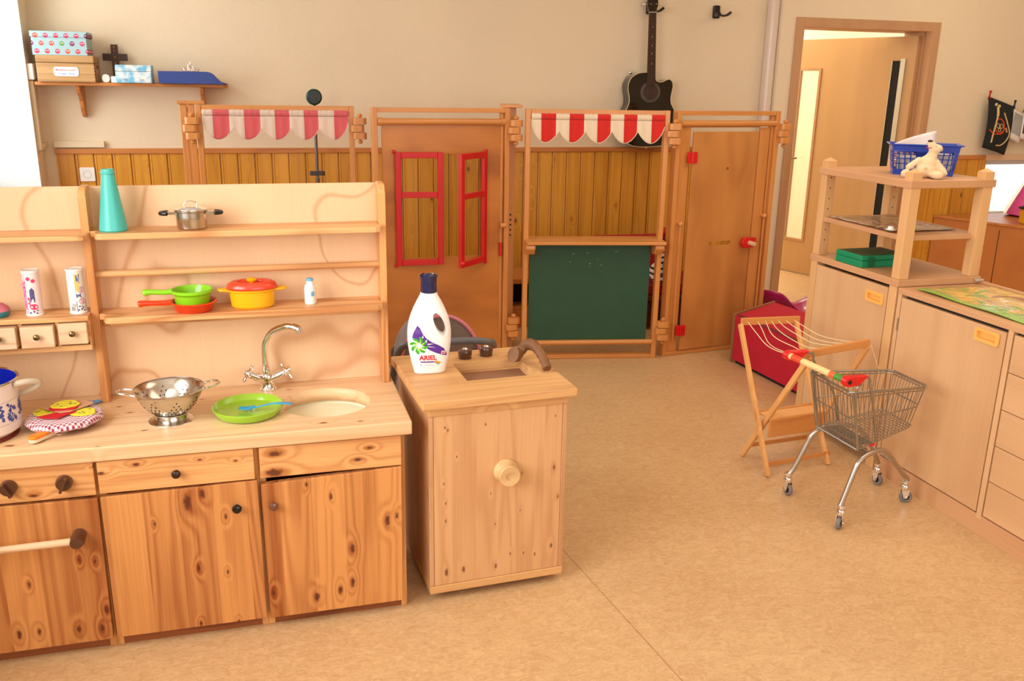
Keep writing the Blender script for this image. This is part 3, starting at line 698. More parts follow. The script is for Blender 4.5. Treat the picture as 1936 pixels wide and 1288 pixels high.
spoon('toy_spoon', 'bright blue toy spoon lying across the green plate', M_SPB, (-.095, 2.462, WZ + .0075), -.27, .152, -.12)
spoon('toy_spoon', 'pale blue toy spoon behind the gingham plate', mat('light_blue_spoon', (86, 150, 206), .3), (-.600 + .125, 2.632, WZ + .001), PI + .04, .135, 0)
# gingham covered plate with wooden handle
def gingham():
    m = mat('red_gingham_cloth', (236, 226, 226), .9, sheen=.3); q = NT(m); tc = q.n('TexCoord')
    mp = q.n('Mapping'); mp.inputs['Scale'].default_value = (105, 105, 105); mp.inputs['Rotation'].default_value = (0, 0, .5); q.l(tc.outputs['Object'], mp.inputs[0])
    sp = q.n('SeparateXYZ'); q.l(mp.outputs[0], sp.inputs[0])
    fx = q.math('GREATER_THAN', q.math('FRACT', sp.outputs[0]), .5); fy = q.math('GREATER_THAN', q.math('FRACT', sp.outputs[1]), .5)
    f = q.math('MULTIPLY', q.math('ADD', fx, fy), .5)
    col = q.mix(f, lin((244, 226, 230)), lin((152, 12, 48))); q.l(col, q.b.inputs['Base Color']); return m
GP = (-.540, 2.463)
b = MB().lathe([(0, .030), (.080, .031), (.090, .028), (.0965, .018), (.091, .012), (.080, .012), (0, .012)], n=48)
for v in b.bm.verts: a = math.atan2(v.co.y, v.co.x); v.co.z += .0012 * math.sin(9 * a) + .0008 * math.sin(17 * a + 1)
tt = thing('gingham_cushion_plate', 'red and white gingham cloth plate near the enamel pot', 'plate', (GP[0], GP[1], WZ + .0056))
part('cloth_top', b, gingham(), tt)
part('plate_base', MB().lathe([(0, 0), (.060, 0), (.078, .008), (.084, .0118), (0, .0118)], n=40), mat('dark_red_felt', (150, 22, 34), .85), tt)
t = thing('wooden_spatula', 'wooden toy spatula with an orange grip under the gingham plate', 'spatula', (-.590, 2.357, WZ), math.radians(56))
part('blade', MB().prism(rrect(.055, -.020, .125, .020, .006), .001, .005, 'xy').prism([(.02, -.009), (.06, -.012), (.06, .012), (.02, .009)], .001, .005, 'xy'), M_LPINE, t)
part('grip', MB().prism(rrect(-.018, -.0125, .062, .0125, .0115), .004, .013, 'xy'), mat('cream_wood', (232, 210, 180), .5), t, .002)
part('orange_paint', MB().prism(rrect(-.018, -.0125, .056, .0125, .0115), .0131, .021, 'xy'), mat('orange_paint', (244, 136, 28), .35), t, .002, label='orange painted top of the grip')
# felt food on the gingham plate
M_FELTY = mat('yellow_felt', (238, 226, 62), .95, bump=.4, bscale=900)
M_DOTG = mat('olive_print', (70, 88, 30), .9); M_FELTR = mat('red_felt', (204, 20, 30), .95, bump=.4, bscale=900); M_FELTB = mat('tan_felt', (206, 156, 116), .95)
FZ = WZ + .0381
def felt(name, label, cat, poly, z, m, th=.0025, dots=0, tiltM=None):
    cx = sum(p[0] for p in poly) / len(poly); cy = sum(p[1] for p in poly) / len(poly)
    t = thing(name, label, cat, (cx, cy, z)) 
    if tiltM: t.rotation_euler = tiltM
    pl = [(p[0] - cx, p[1] - cy) for p in poly]
    part('felt_slice', MB().prism(pl, 0, th, 'xy'), m, t, .0006)
    if dots:
        b = MB(); rnd = random.Random(len(label))
        for k in range(dots):
            for _ in range(20):
                x = rnd.uniform(-.026, .026); y = rnd.uniform(-.020, .020)
                if min(math.hypot(x - p[0], y - p[1]) for p in pl) > .008: break
            if k % 3 == 0: b.lathe([(.0022, th + .0001), (.0034, th + .0004), (.0022, th + .0006)], (x, y, 0), 8)
            else: b.lathe([(0, th + .0004), (.0011, th + .0002)], (x, y, 0), 6)
        part('herb_print', b, M_DOTG, t)['kind'] = 'stuff'
    return t
def blob(cx, cy, rx, ry, seed, amp=.12, n=26, rot=0):
    r = random.Random(seed); ph = [r.uniform(0, 6.28) for _ in range(3)]; o = []
    for k in range(n):
        a = 2 * PI * k / n; q = 1 + amp * (math.sin(3 * a + ph[0]) * .5 + math.sin(5 * a + ph[1]) * .35 + math.sin(8 * a + ph[2]) * .25)
        x, y = rx * q * math.cos(a), ry * q * math.sin(a); o.append((cx + x * math.cos(rot) - y * math.sin(rot), cy + x * math.sin(rot) + y * math.cos(rot)))
    return o
felt('felt_cheese', 'yellow felt cheese slice at the left of the gingham plate', 'play food', blob(-.585, 2.478, .034, .030, 3), FZ, M_FELTY, dots=14)
felt('felt_cheese', 'yellow felt cheese slice at the right of the gingham plate', 'play food', blob(-.492, 2.455, .032, .030, 5), FZ, M_FELTY, dots=14)
felt('felt_tomato', 'flat red felt slice at the front of the gingham plate', 'play food', [(-.600, 2.432), (-.575, 2.417), (-.545, 2.411), (-.530, 2.432), (-.508, 2.452), (-.535, 2.470), (-.565, 2.452)], FZ + .0027, M_FELTR)
felt('felt_bread', 'tan felt bread slice beneath the topmost cheese', 'play food', [(-.608, 2.500), (-.545, 2.445), (-.520, 2.452), (-.474, 2.502), (-.478, 2.520), (-.540, 2.540)], FZ + .0055, M_FELTB)
felt('felt_ham', 'red felt slice between bread and topmost cheese', 'play food', rrect(-.578, 2.458, -.508, 2.522, .014), FZ + .0082, M_FELTR)
felt('felt_cheese', 'yellow felt cheese slice on top of the felt sandwich', 'play food', blob(-.542, 2.497, .035, .031, 9), FZ + .0108, M_FELTY, dots=16)
# enamel pot
PX, PY, PR = -.741, 2.440, .104
t = thing('enamel_pot', 'large white enamel pot with blue inside at the left frame edge', 'cooking pot', (PX, PY, WZ + .012))
part('pot_body', MB().lathe([(0, 0), (PR - .014, 0), (PR - .002, .010), (PR, .022), (PR, .138), (PR + .003, .141)], n=56), mat('white_enamel', (240, 226, 220), .18, coat=.4), t, solid=0)
part('pot_inside', MB().lathe([(PR + .001, .141), (PR - .002, .139), (PR - .003, .022), (PR - .02, .004), (0, .003)], n=56), mat('cobalt_enamel', (20, 34, 160), .12, coat=.6), t, label='cobalt blue enamel inside')
part('rim', MB().lathe([(PR - .002, .140), (PR + .002, .1435), (PR + .005, .141), (PR + .003, .138)], n=56, closed=True), M_STEEL, t, label='steel rim')
part('handle', MB().tube(cr([(PR, -.024, .128), (PR + .026, -.020, .133), (PR + .050, -.004, .126), (PR + .046, .0, .114), (PR + .022, .010, .100), (PR - .002, .016, .090)], 5), [.0085] * 26, 10), mat('beige_handle', (196, 180, 156), .45), t, label='beige side handle')
b = MB(); MP = mat('blue_print', (62, 78, 160), .3)
def ring_pt(a, z, o=.0006): return Vector((math.cos(a) * (PR + o), math.sin(a) * (PR + o), z))
rnd = random.Random(4)
for a0, wd in ((-.42, .13), (-.80, .12), (-1.2, .13), (-1.6, .12), (0.0, .13)):
    for k in range(34):
        a = a0 + rnd.uniform(-wd, wd) ; z = .062 + rnd.uniform(-.024, .024); s_ = rnd.uniform(.0022, .0048)
        vs = [b.bm.verts.new(ring_pt(a + s_ / PR * math.cos(2 * PI * j / 7), z + s_ * math.sin(2 * PI * j / 7) * rnd.uniform(.6, 1.1), .0005 + .00001 * k)) for j in range(7)]
        b._f(vs)
for z in (.034, .093):
    b.lathe([(PR + .0005, z), (PR + .0005, z + .0006)], n=56)
part('blue_pattern', b, MP, t)['kind'] = 'stuff'
single('burner_disc', 'dark red round wooden hob disc under the enamel pot', 'hob plate', MB().lathe([(0, 0), (.092, 0), (.094, .003), (.092, .011), (0, .011)], n=48), mat('dark_red_wood', (112, 34, 22), .4), ).location = (PX, PY, WZ + .0005)

# ================================================================== PLAY WASHING MACHINE
WM = thing('play_washing_machine', 'pale pine play washing machine with square lid opening, right of the kitchen', 'play washing machine', (.4164, 2.3166, 0), .0507)
mw, md_, mh = .4226, .4229, .6449
b = MB().box(0, 0.0, .052, .014, md_, .592)
part('side_panel', b, M_MSIDE, WM, .002); part('side_panel', MB().box(mw - .014, 0, .052, mw, md_, .592), M_MSIDE, WM, .002)
part('back_panel', MB().box(.014, md_ - .012, .052, mw - .014, md_, .592), M_MSIDE, WM)
part('front_panel', MB().box(.0145, .001, .052, mw - .0145, .016, .592), M_MPINE, WM, .0015)
part('base_board', MB().box(0, -.001, .026, mw, md_, .051), M_MPINEX, WM, .002)
part('top_rail', MB().box(0, -.004, .593, mw, md_, .6185), M_MPINEX, WM, .002)
tpw = part('top_board', MB().box(-.021, -.022, .619, mw + .021, md_ + .01, .6449), M_MPINEX, WM, .003, 2)
c = MB().box(.150, .130, .55, .372, .300, .70); cut(tpw, c)
c = MB().box(.150, .130, .55, .372, .300, .70)
tr = WM.children[-2] if False else None
for ch in WM.children:
    if ch.name.startswith('top_rail'): cut(ch, c)
b = MB().box(.1502, .1302, .6100, .3718, .2998, .6120)
part('drum_tray', b, mat('brown_hardboard', (146, 104, 76), .6), WM)
for x in (.06, mw - .06):
    for y in (.05, md_ - .05):
        part('castor', MB().lathe([(0, -.010), (.013, -.010), (.013, .010), (0, .010)], n=16, M=Matrix.Translation((x, y, .0135)) @ Matrix.Rotation(PI / 2, 4, 'Y')).box(x - .014, y - .012, .018, x + .014, y + .012, .027), M_BLKPL, WM)
M = Matrix.Translation((.230, .001, .402)) @ Matrix.Rotation(PI / 2, 4, 'X')
kb = part('door_knob', MB().lathe([(0, 0), (.036, 0), (.0375, .004), (.0375, .010), (.030, .020), (.027, .030), (.0315, .036), (.0325, .046), (.030, .050), (.0125, .050), (.0125, .047), (0, .047)], n=40, M=M), wood('turned_knob', (220, 184, 132), (190, 144, 92), 0, 9, 5), WM, label='big round turned wooden knob')
for x, y in ((.205, .352), (.279, .362)):
    d = part('dial', MB().lathe([(0, 0), (.0215, 0), (.0215, .010), (.0225, .012), (.0225, .026), (.0205, .029), (0, .029)], (x, y, .645), 32), M_DARKKNOB, WM, label='dark brown wooden dial')
    part('screw', MB().lathe([(.009, .029), (.0095, .031), (.006, .0345), (0, .036)], (x, y, .645), 16), M_CHROME, d)
bark = mat('knotty_bark', (122, 80, 46), .6, bump=1.0, bscale=60, var=.7)
bp_ = cr([(.338, .262, .672), (.352, .268, .668), (.366, .276, .676), (.384, .280, .692), (.398, .268, .700), (.406, .240, .698), (.410, .205, .686), (.412, .172, .668), (.412, .150, .654)], 5)
rr_ = [.003 + .0140 + .009 * max(0, 1 - k / 9) + .0035 * max(0, 1 - abs(k - 20) / 8) + .001 * math.sin(k * 1.7) - .003 * (k / len(bp_)) for k in range(len(bp_))]
b = MB().tube(bp_, rr_, 14)
part('branch_tap', b, bark, WM, label='bent natural branch as water tap')

# ================================================================== DETERGENT BOTTLE
def bottle():
    t = thing('detergent_bottle', 'white liquid detergent bottle with navy cap standing on the pine washing machine', 'bottle', (.466, 2.562, .6452), -.06)
    prof = [(.0, .044, .020), (.004, .0475, .0245), (.012, .049, .027), (.04, .056, .031), (.08, .0635, .033), (.11, .066, .0335), (.14, .0655, .033), (.17, .060, .031), (.20, .049, .028), (.225, .037, .0245), (.242, .0275, .0225), (.250, .0245, .0215), (.2515, .0225, .0215)]
    def wd(z):
        for i in range(len(prof) - 1):
            a, c_ = prof[i], prof[i + 1]
            if a[0] <= z <= c_[0]:
                u = (z - a[0]) / (c_[0] - a[0]); return a[1] + (c_[1] - a[1]) * u, a[2] + (c_[2] - a[2]) * u
        return prof[-1][1:]
    pp = cr([Vector(p) for p in prof], 4)
    b = MB(); rings = []; N = 48; E_ = 2.5
    for q in pp:
        ring = []
        for k in range(N):
            a = 2 * PI * k / N; c_, s_ = math.cos(a), math.sin(a)
            ring.append(b.bm.verts.new((q.y * math.copysign(abs(c_) ** (2 / E_), c_), q.z * math.copysign(abs(s_) ** (2 / E_), s_), q.x)))
        rings.append(ring)
    for i in range(len(rings) - 1):
        for k in range(N): b._f([rings[i][k], rings[i][(k + 1) % N], rings[i + 1][(k + 1) % N], rings[i + 1][k]], True)
    b._f(rings[0][::-1]); b._f(rings[-1])
    M_B = mat('bottle_white_plastic', (250, 248, 246), .28, sss=.1)
    body = part('bottle_body', b, M_B, t)
    # slanted grip hole and the dished area around it
    M = Matrix.Translation((.0300, 0, .155)) @ Matrix.Rotation(-.42, 4, 'Y') @ Matrix.Rotation(PI / 2, 4, 'X')
    c = MB().lathe([(0, -.06), (.020, -.06), (.0155, -.028), (.0135, 0), (.0155, .028), (.020, .06), (0, .06)], n=32, M=M @ Matrix.Diagonal((.95, 2.55, 1, 1)))
    cut(body, c)
    for p in body.data.polygons: p.use_smooth = True
    body.data.set_sharp_from_angle(angle=math.radians(30))
    def surf(p, o=.0006):
        w_, d_ = wd(p.z); u = min(.995, abs(p.x) / w_)
        return Vector((p.x, -(d_ * (1 - u ** E_) ** (1 / E_)) - o, p.z))
    def ps(name, polys, m, o=.0006, sub=5, label=None):
        b = MB()
        for poly in polys:
            f = b._f([b.bm.verts.new((p[0], 0, p[1])) for p in poly])
        bmesh.ops.triangulate(b.bm, faces=b.bm.faces[:])
        for _ in range(sub):
            es = [e for e in b.bm.edges if e.calc_length() > .006]
            if not es: break
            bmesh.ops.subdivide_edges(b.bm, edges=es, cuts=1); bmesh.ops.triangulate(b.bm, faces=b.bm.faces[:])
        for v in b.bm.verts: v.co = surf(v.co, o)
        return part(name, b, m, body, auto=0)
    PUR = mat('label_purple', (92, 46, 150), .35); GRN = mat('label_green', (58, 172, 44), .35); LGR = mat('label_light_green', (176, 226, 90), .35); RD = mat('label_red', (226, 36, 52), .35)
    band = [(-.0385, .156), (-.031, .148), (-.024, .132), (-.014, .118), (.004, .104), (.024, .094), (.040, .083), (.049, .068), (.050, .058), (.036, .062), (.016, .070), (-.004, .080), (-.022, .094), (-.040, .108), (-.054, .118), (-.050, .134)]
    ps('label_band', [band], PUR)
    petals, inner = [], []
    cx, cz = -.034, .094
    for k in range(8):
        a = 2 * PI * k / 8 + .2
        pt = lambda r, da: (cx + r * math.cos(a + da), cz + r * math.sin(a + da))
        petals.append([pt(.010, -.2), pt(.021, .0), pt(.0275, .38), pt(.0265, .62), pt(.019, .50), pt(.010, .45)])
        inner.append([pt(.004, 0), pt(.013, .1), pt(.019, .42), pt(.012, .5)])
    ps('label_flower', petals, GRN, .0009); ps('label_flower_light', inner, LGR, .0011)
    ps('label_white_centre', [[(cx + .0075 * math.cos(2 * PI * k / 14), cz + .0075 * math.sin(2 * PI * k / 14)) for k in range(14)]], M_WHITE, .0013)
    ps('label_white_rays', [[(-.016, .106), (-.010, .114), (-.012, .103)], [(-.010, .100), (.010, .099), (-.008, .096)], [(-.008, .092), (.016, .087), (-.004, .089)], [(-.026, .118), (-.022, .128), (-.021, .117)]], M_WHITE, .0010)
    b = MB(); add_text(b, 'ARIEL', .0205, Matrix.Translation((-.008, 0, .0545)), .0008, surf); part('lettering', b, RD, body, auto=0)
    ps('label_bar', [[(-.030, .044), (.012, .0435), (.012, .0395), (-.030, .040)]], PUR)
    ps('label_rainbow', [[(.010, .0435), (.018, .046), (.024, .0415), (.031, .0395), (.027, .034), (.020, .036), (.014, .0405)]], mat('label_orange', (240, 150, 40), .35), .0009)
    ps('label_rainbow_edge', [[(.014, .0405), (.020, .036), (.027, .034), (.025, .0315), (.019, .033), (.013, .038)]], mat('label_teal', (80, 190, 190), .35), .0009)
    ps('label_fine_print', [[(x, z), (x + l, z), (x + l, z + .0006), (x, z + .0006)] for x, z, l in ((-.018, .034, .026), (-.014, .0315, .024), (-.020, .029, .034), (-.012, .0205, .014))] + [[(-.048 + .003 * abs(k - 3), .148 - .004 * k), (-.030, .148 - .004 * k), (-.030, .1474 - .004 * k), (-.048 + .003 * abs(k - 3), .1474 - .004 * k)] for k in range(1, 5)], mat('label_lilac', (176, 160, 214), .4), .0011)
    ps('label_recycling_mark', [[(-.029, .035), (-.026, .030), (-.032, .030)]], mat('label_lilac2', (150, 150, 190), .4), .0009)
    b = MB(); add_text(b, '20', .0085, Matrix.Translation((.0385, 0, .0685)), .0005, lambda p: surf(p, .0012)); part('lettering', b, RD, body, auto=0)
    ps('label_badge', [[(.032, .065), (.045, .064), (.0455, .074), (.033, .075)]], M_WHITE, .0009)
    NV = mat('navy_cap_plastic', (24, 34, 78), .18, coat=.4)
    cap = MB().lathe([(.0235, .251), (.0242, .253), (.0242, .270), (.0235, .275), (.0240, .290), (.0272, .302), (.0262, .303), (.0225, .294), (.0205, .276), (0, .276)], n=40)
    for v in cap.bm.verts:
        if v.co.z > .2985: v.co.z += .0016 * math.cos(6 * math.atan2(v.co.y, v.co.x))
    part('cap', cap, NV, t)
    part('cap_spout', MB().lathe([(.0185, .276), (.0180, .292), (.0160, .302), (.010, .3075), (0, .309)], n=32), NV, t)
bottle()

# ================================================================== DOLL STROLLER (behind the washing machine)
t = thing('doll_stroller', 'grey doll stroller with pink edging behind the washing machine', 'doll stroller', (.60, 3.16, 0))
M_GFAB = mat('grey_denim', (138, 124, 116), .95, bump=.6, bscale=300, var=.25); M_PTRIM = mat('pink_piping', (214, 130, 150), .7)
def hood(u, v):
    a = PI * u; x = .155 * math.cos(a); z = .44 + .25 * math.sin(a) ** .85 * (1 - .18 * v); return Vector((x * (1 - .08 * v), -.10 + .24 * v, z))
part('hood', MB().grid(hood, 28, 8).grid(lambda u, v: Vector((.153 * (1 - 2 * u) * (1), .13, .44 + v * .20 * math.sin(PI * min(.97, max(.03, u))) ** .5)), 20, 4), M_GFAB, t, solid=.004)
part('hood_piping', MB().tube([hood(k / 40, 0) + Vector((0, -.004, 0)) for k in range(41)], .0065, 8), M_PTRIM, t)
part('seat', MB().grid(lambda u, v: Vector((-.14 + .28 * u, -.10 + .22 * v, .26 + .20 * v ** 1.5 - .02 * math.sin(PI * u))), 12, 10).box(-.14, -.10, .25, -.13, .12, .44).box(.13, -.10, .25, .14, .12, .44), M_GFAB, t, solid=.004)
part('hood_front_cloth', MB().prism([(-.150, .30)] + [(.150 * -math.cos(PI * k / 24), .44 + .243 * math.sin(PI * k / 24) ** .85) for k in range(25)] + [(.150, .30)], -.098, -.092, 'xz'), M_GFAB, t)
M_TUBE = mat('grey_foam_tube', (108, 108, 112), .45, var=.2)
part('handle_bar', MB().tube(cr([(-.19, -.10, .30), (-.185, -.16, .50), (-.17, -.24, .615), (-.12, -.275, .640), (.05, -.275, .642), (.125, -.27, .632), (.165, -.22, .605), (.185, -.14, .50), (.19, -.10, .30)], 7), .0125, 12), M_TUBE, t)
b = MB()
for s_ in (-1, 1): b.tube([(s_ * .19, -.10, .33), (s_ * .16, .18, .06)], .008, 8).tube([(s_ * .16, .18, .33), (s_ * .17, -.16, .06)], .008, 8)
b.tube([(-.17, -.16, .06), (.17, -.16, .06)], .007, 8).tube([(-.16, .18, .06), (.16, .18, .06)], .007, 8)
part('frame', b, M_TUBE, t)
for x in (-.175, .175):
    for y in (-.16, .18): part('wheel', MB().lathe([(.025, -.009), (.05, -.011), (.055, -.006), (.055, .006), (.05, .011), (.025, .009)], n=24, M=Matrix.Translation((x * 1.08, y, .055)) @ Matrix.Rotation(PI / 2, 4, 'Y'), closed=True), M_BLKPL, t)
part('pink_basket', MB().grid(lambda u, v: Vector((-.15 + .30 * u, -.15 + .30 * v, .17 + .12 * (2 * v - 1) ** 2 + .02 * math.sin(20 * u))), 24, 8), mat('pink_check_cloth', (224, 90, 130), .8, var=.5), t, solid=.003)

# ================================================================== PLAYHOUSE PANELS
PH = 1.372
def hinge(parent, x, z, y=-.012, flip=1):
    b = MB()
    for k, (dx, h) in enumerate(((0, .034), (-.012 * flip, .034), (0, .034))):
        zz = z + .036 - k * .037
        b.prism(rrect(x - .034 + dx, y - .024, x + .034 + dx, y + .024, .018), zz, zz + h, 'xy')
    o = part('hinge_block', b, M_BEECHO, parent, .002)
    part('hinge_pin', MB().tube([(x, y, z - .062), (x, y, z - .056), (x, y, z - .048), (x, y, z - .044), (x, y, z + .072), (x, y, z + .076), (x, y, z + .084), (x, y, z + .092)], [.004, .012, .013, .007, .007, .013, .014, .005], 14), M_BEECHO, o)
def panel(name, label, p0, p1, rods=(), extra=None):
    dx, dy = p1[0] - p0[0], p1[1] - p0[1]; W = math.hypot(dx, dy)
    t = thing(name, label, 'playhouse panel', (p0[0], p0[1], 0), math.atan2(dy, dx), group=None)
    for x in (0, W - .026): part('post', MB().box(x, 0, 0, x + .026, .052, PH), M_BEECHO, t, .0025)
    part('top_rail', MB().box(.026, .004, PH - .024, W - .026, .048, PH - .001), M_BEECHOX, t, .002)
    part('bottom_rail', MB().box(.026, .004, .001, W - .026, .048, .022), M_BEECHOX, t, .002)
    return t, W
def awning(t, W, red, white, z1=1.352, drop=.150):
    reds = [(.068, .179), (.279, .388), (.489, .589), (.69, .795), (.895, .996)]; pk = [0, .205, .402, .602, .797, 1.0]
    x0, x1 = .030, W - .030
    def bot(u):
        for i in range(5):
            if u <= pk[i + 1] + 1e-6:
                s_ = (u - pk[i]) / (pk[i + 1] - pk[i]); 
                lo = (.44 if 0 < i else .20); hi = (.44 if i < 4 else .25)
                e = lo + (hi - lo) * s_
                return e + (1 - e) * max(0, math.sin(PI * s_)) ** .72
        return 1
    def f(u, v):
        z = z1 - .034 - (drop - .034) * v * bot(u)
        return Vector((x0 + (x1 - x0) * u, -.004 - .010 * v - .004 * math.sin(u * 5 * 2 * PI) * v + .0015 * math.sin(u * 90), z))
    US = 100
    b = MB().grid(f, US, 10, mi=lambda u, v: 1 if any(a < u < c_ for a, c_ in reds) else 0)
    def g(u, v):
        a = 2 * PI * v; r = .0135 + .001 * math.sin(u * 160)
        return Vector((x0 + (x1 - x0) * u, .006 + r * math.sin(a) , z1 - .019 + (r + .003) * math.cos(a)))
    b.grid(g, US, 14, mi=lambda u, v: 1 if any(a < u < c_ for a, c_ in reds) else 0)
    bmesh.ops.remove_doubles(b.bm, verts=b.bm.verts[:], dist=1e-5)
    a = part('awning', b, [white, red], t, solid=.0012, auto=0)
    part('awning_hem', MB().tube([f(k / 150, 1) for k in range(151)], .0022, 6), white, a)
    part('awning_rod', MB().cyl((.026, .006, z1 - .019), (W - .026, .006, z1 - .019), .010, n=14), M_BEECHOX, t)
def cloth_mat(name, rgb, tr):
    m = mat(name, rgb, .9, sheen=.2); q = NT(m)
    tl = q.n('BsdfTranslucent'); tl.inputs[0].default_value = lin(rgb); mx = q.n('MixShader'); mx.inputs[0].default_value = tr
    out = q.nt.nodes['Material Output']; q.l(q.b.outputs[0], mx.inputs[1]); q.l(tl.outputs[0], mx.inputs[2]); q.l(mx.outputs[0], out.inputs[0]); return m
M_AW_P = cloth_mat('faded_pink_awning_cloth', (238, 118, 124), .35); M_AW_W = cloth_mat('faded_white_awning_cloth', (246, 230, 216), .35)  # paler cloth colours hold the glow of light from behind
M_AW_R = cloth_mat('red_awning_cloth', (224, 44, 34), .2); M_AW_C = cloth_mat('cream_awning_cloth', (244, 226, 198), .2)
# A: open panel with awning coloured paler as if backlit
t, W = panel('playhouse_awning_panel', 'beech playhouse frame with faded pink and white scalloped awning behind the play kitchen', (-.288, 4.82), (.488, 4.78))
awning(t, W, M_AW_P, M_AW_W); hinge(t, -.018, 1.242); hinge(t, W + .028, 1.245); hinge(t, -.018, .16); hinge(t, W + .028, .16)
# folded side frame at its left
t = thing('playhouse_side_frame', 'narrow folded beech playhouse frame at the left end of the row', 'playhouse panel', (-.345, 4.85, 0), PI / 2)
for x in (0, .42): part('post', MB().box(x, -.012, 0, x + .026, .018, 1.373), M_BEECHO, t, .0025)
part('post', MB().box(0, -.050, 0, .026, -.022, 1.373), M_BEECHO, t, .0025)
part('top_rail', MB().box(-.01, -.10, 1.3735, .05, .03, 1.389), M_BEECHO, t, .002)
part('side_rail', MB().box(.026, -.010, 1.33, .42, .016, 1.356), M_BEECHOX, t, .002); part('side_rail', MB().box(.026, -.010, .02, .42, .016, .045), M_BEECHOX, t, .002)
# B: plywood wall with red casement shutters
t, W = panel('playhouse_window_panel', 'beech playhouse panel of orange plywood with two red shutters', (.562, 4.62), (1.292, 4.66))
part('top_dowel', MB().cyl((.026, .010, 1.302), (W - .026, .010, 1.302), .0165, n=18).cyl((.026, .010, 1.302), (.05, .010, 1.302), .020, n=18).cyl((W - .05, .010, 1.302), (W - .026, .010, 1.302), .020, n=18), M_BEECHOX, t)
pw = part('plywood_sheet', MB().box(.050, .018, .030, W - .046, .030, 1.290), M_PLYO, t, .001)
cut(pw, MB().box(.150, -.1, .592, .572, .2, 1.138))
def shutter(x0, x1, z0, z1, M=Matrix.Identity(4), zm=.47):
    b = MB(); s_ = .030; zc = z0 + (z1 - z0) * .63
    b.box(x0, -.012, z0, x0 + s_, .010, z1, M).box(x1 - s_, -.012, z0, x1, .010, z1, M)
    for z in (z0, zc - s_ / 2, z1 - s_): b.box(x0 + s_, -.011, z, x1 - s_, .009, z + s_, M)
    return b
sh = part('shutter', shutter(0, .250, .560, 1.150, Matrix.Translation((.112, .004, 0)) @ Matrix.Rotation(-.10, 4, 'Z')), M_REDPAINT, t, .003)
a2 = PI + .60
M2 = Matrix.Translation((.600, .004, 0)) @ Matrix.Rotation(.72, 4, 'Z')
sh = part('shutter', shutter(-.250, 0, .562, 1.150, M2), M_REDPAINT, t, .003)
part('shutter_knob', MB().sph(M2 @ Vector((-.252, -.020, .590)), .012).cyl(M2 @ Vector((-.244, -.012, .590)), M2 @ Vector((-.252, -.02, .590)), .005), M_REDP, sh)
b = MB()
for x, z in ((.108, 1.152), (.108, .558), (.602, 1.152), (.602, .556)): b.sph((x, .004, z), .010, nu=12, nv=8)
part('shutter_hinge', b, M_REDPAINT, t)
part('turn_knob', MB().cyl((W - .052, -.010, .756), (W - .020, -.010, .756), .014, n=16), M_BEECHO, t); part('latch_plate', MB().box(W - .050, .004, .585, W - .036, .016, .66), M_REDP, t, .002)
part('inner_post', MB().box(W - .046, .020, .0, W - .028, .048, 1.348), M_BEECHO, t, .002)
hinge(t, W + .030, 1.243); hinge(t, W + .034, .165)
# folded frame behind, between B and C
t = thing('playhouse_folded_frame', 'beech playhouse frame folded back between window panel and shop counter', 'playhouse panel', (1.318, 4.74, 0), 1.35)
for x in (0, .50): part('post', MB().box(x, -.028, 0, x + .045, .016, 1.373), M_BEECHO, t, .0025)
part('top_rail', MB().box(-.04, -.06, 1.3735, .30, .05, 1.388), M_BEECHO, t, .002); part('side_rail', MB().box(.045, -.02, .01, .50, .01, .035), M_BEECHO, t, .002); part('side_rail', MB().box(.045, -.02, 1.335, .50, .01, 1.362), M_BEECHO, t, .002)
b = MB()
for k in range(5): b.lathe([(0, 0), (.005, .0006), (.005, 0)], n=10, M=Matrix.Translation((-.0006, -.006, .80 - .028 * k)) @ Matrix.Rotation(-PI / 2, 4, 'Y'))
part('peg_holes', b, M_BLACK, t)
# C: shop counter with chalkboard and red awning
t, W = panel('playhouse_shop_panel', 'beech playhouse shop front with green chalkboard, counter and red striped awning', (1.362, 4.60), (2.120, 4.462))
awning(t, W, M_AW_R, M_AW_C)
cb_ = part('chalkboard', MB().box(.034, .014, .105, W - .060, .022, .655), mat('green_chalkboard', (40, 84, 60), .6, var=.12, bump=.2, bscale=500), t, .001)
b = MB(); rnd = random.Random(2)
for k in range(9):
    x, z = rnd.uniform(.25, .52), rnd.uniform(.50, .62); b.box(x, .0134, z, x + rnd.uniform(.004, .012), .0139, z + .002)
part('chalk_marks', b, mat('chalk', (186, 196, 184), .9), cb_)['kind'] = 'stuff'
part('counter_board', MB().prism([(.006, -.095), (W - .002, -.100), (W - .002, .10), (.006, .10)], .668, .686, 'xy'), M_BEECHOX, t, .004, 3)
for x in (.004, W - .060): part('counter_bracket', MB().prism([(.002, .667), (-.085, .667), (-.088, .645), (-.055, .612), (.002, .605)], x, x + .052, 'yz'), M_BEECHO, t, .006, 3)
part('counter_bracket', MB().box(.03, -.02, .655, W - .03, .015, .667), M_BEECHOX, t, .002)
part('bottom_dowel', MB().cyl((.026, .010, .095), (W - .026, .010, .095), .015, n=18), M_BEECHOX, t)
hinge(t, W + .028, 1.237, -.012); hinge(t, W + .030, .15, -.012)
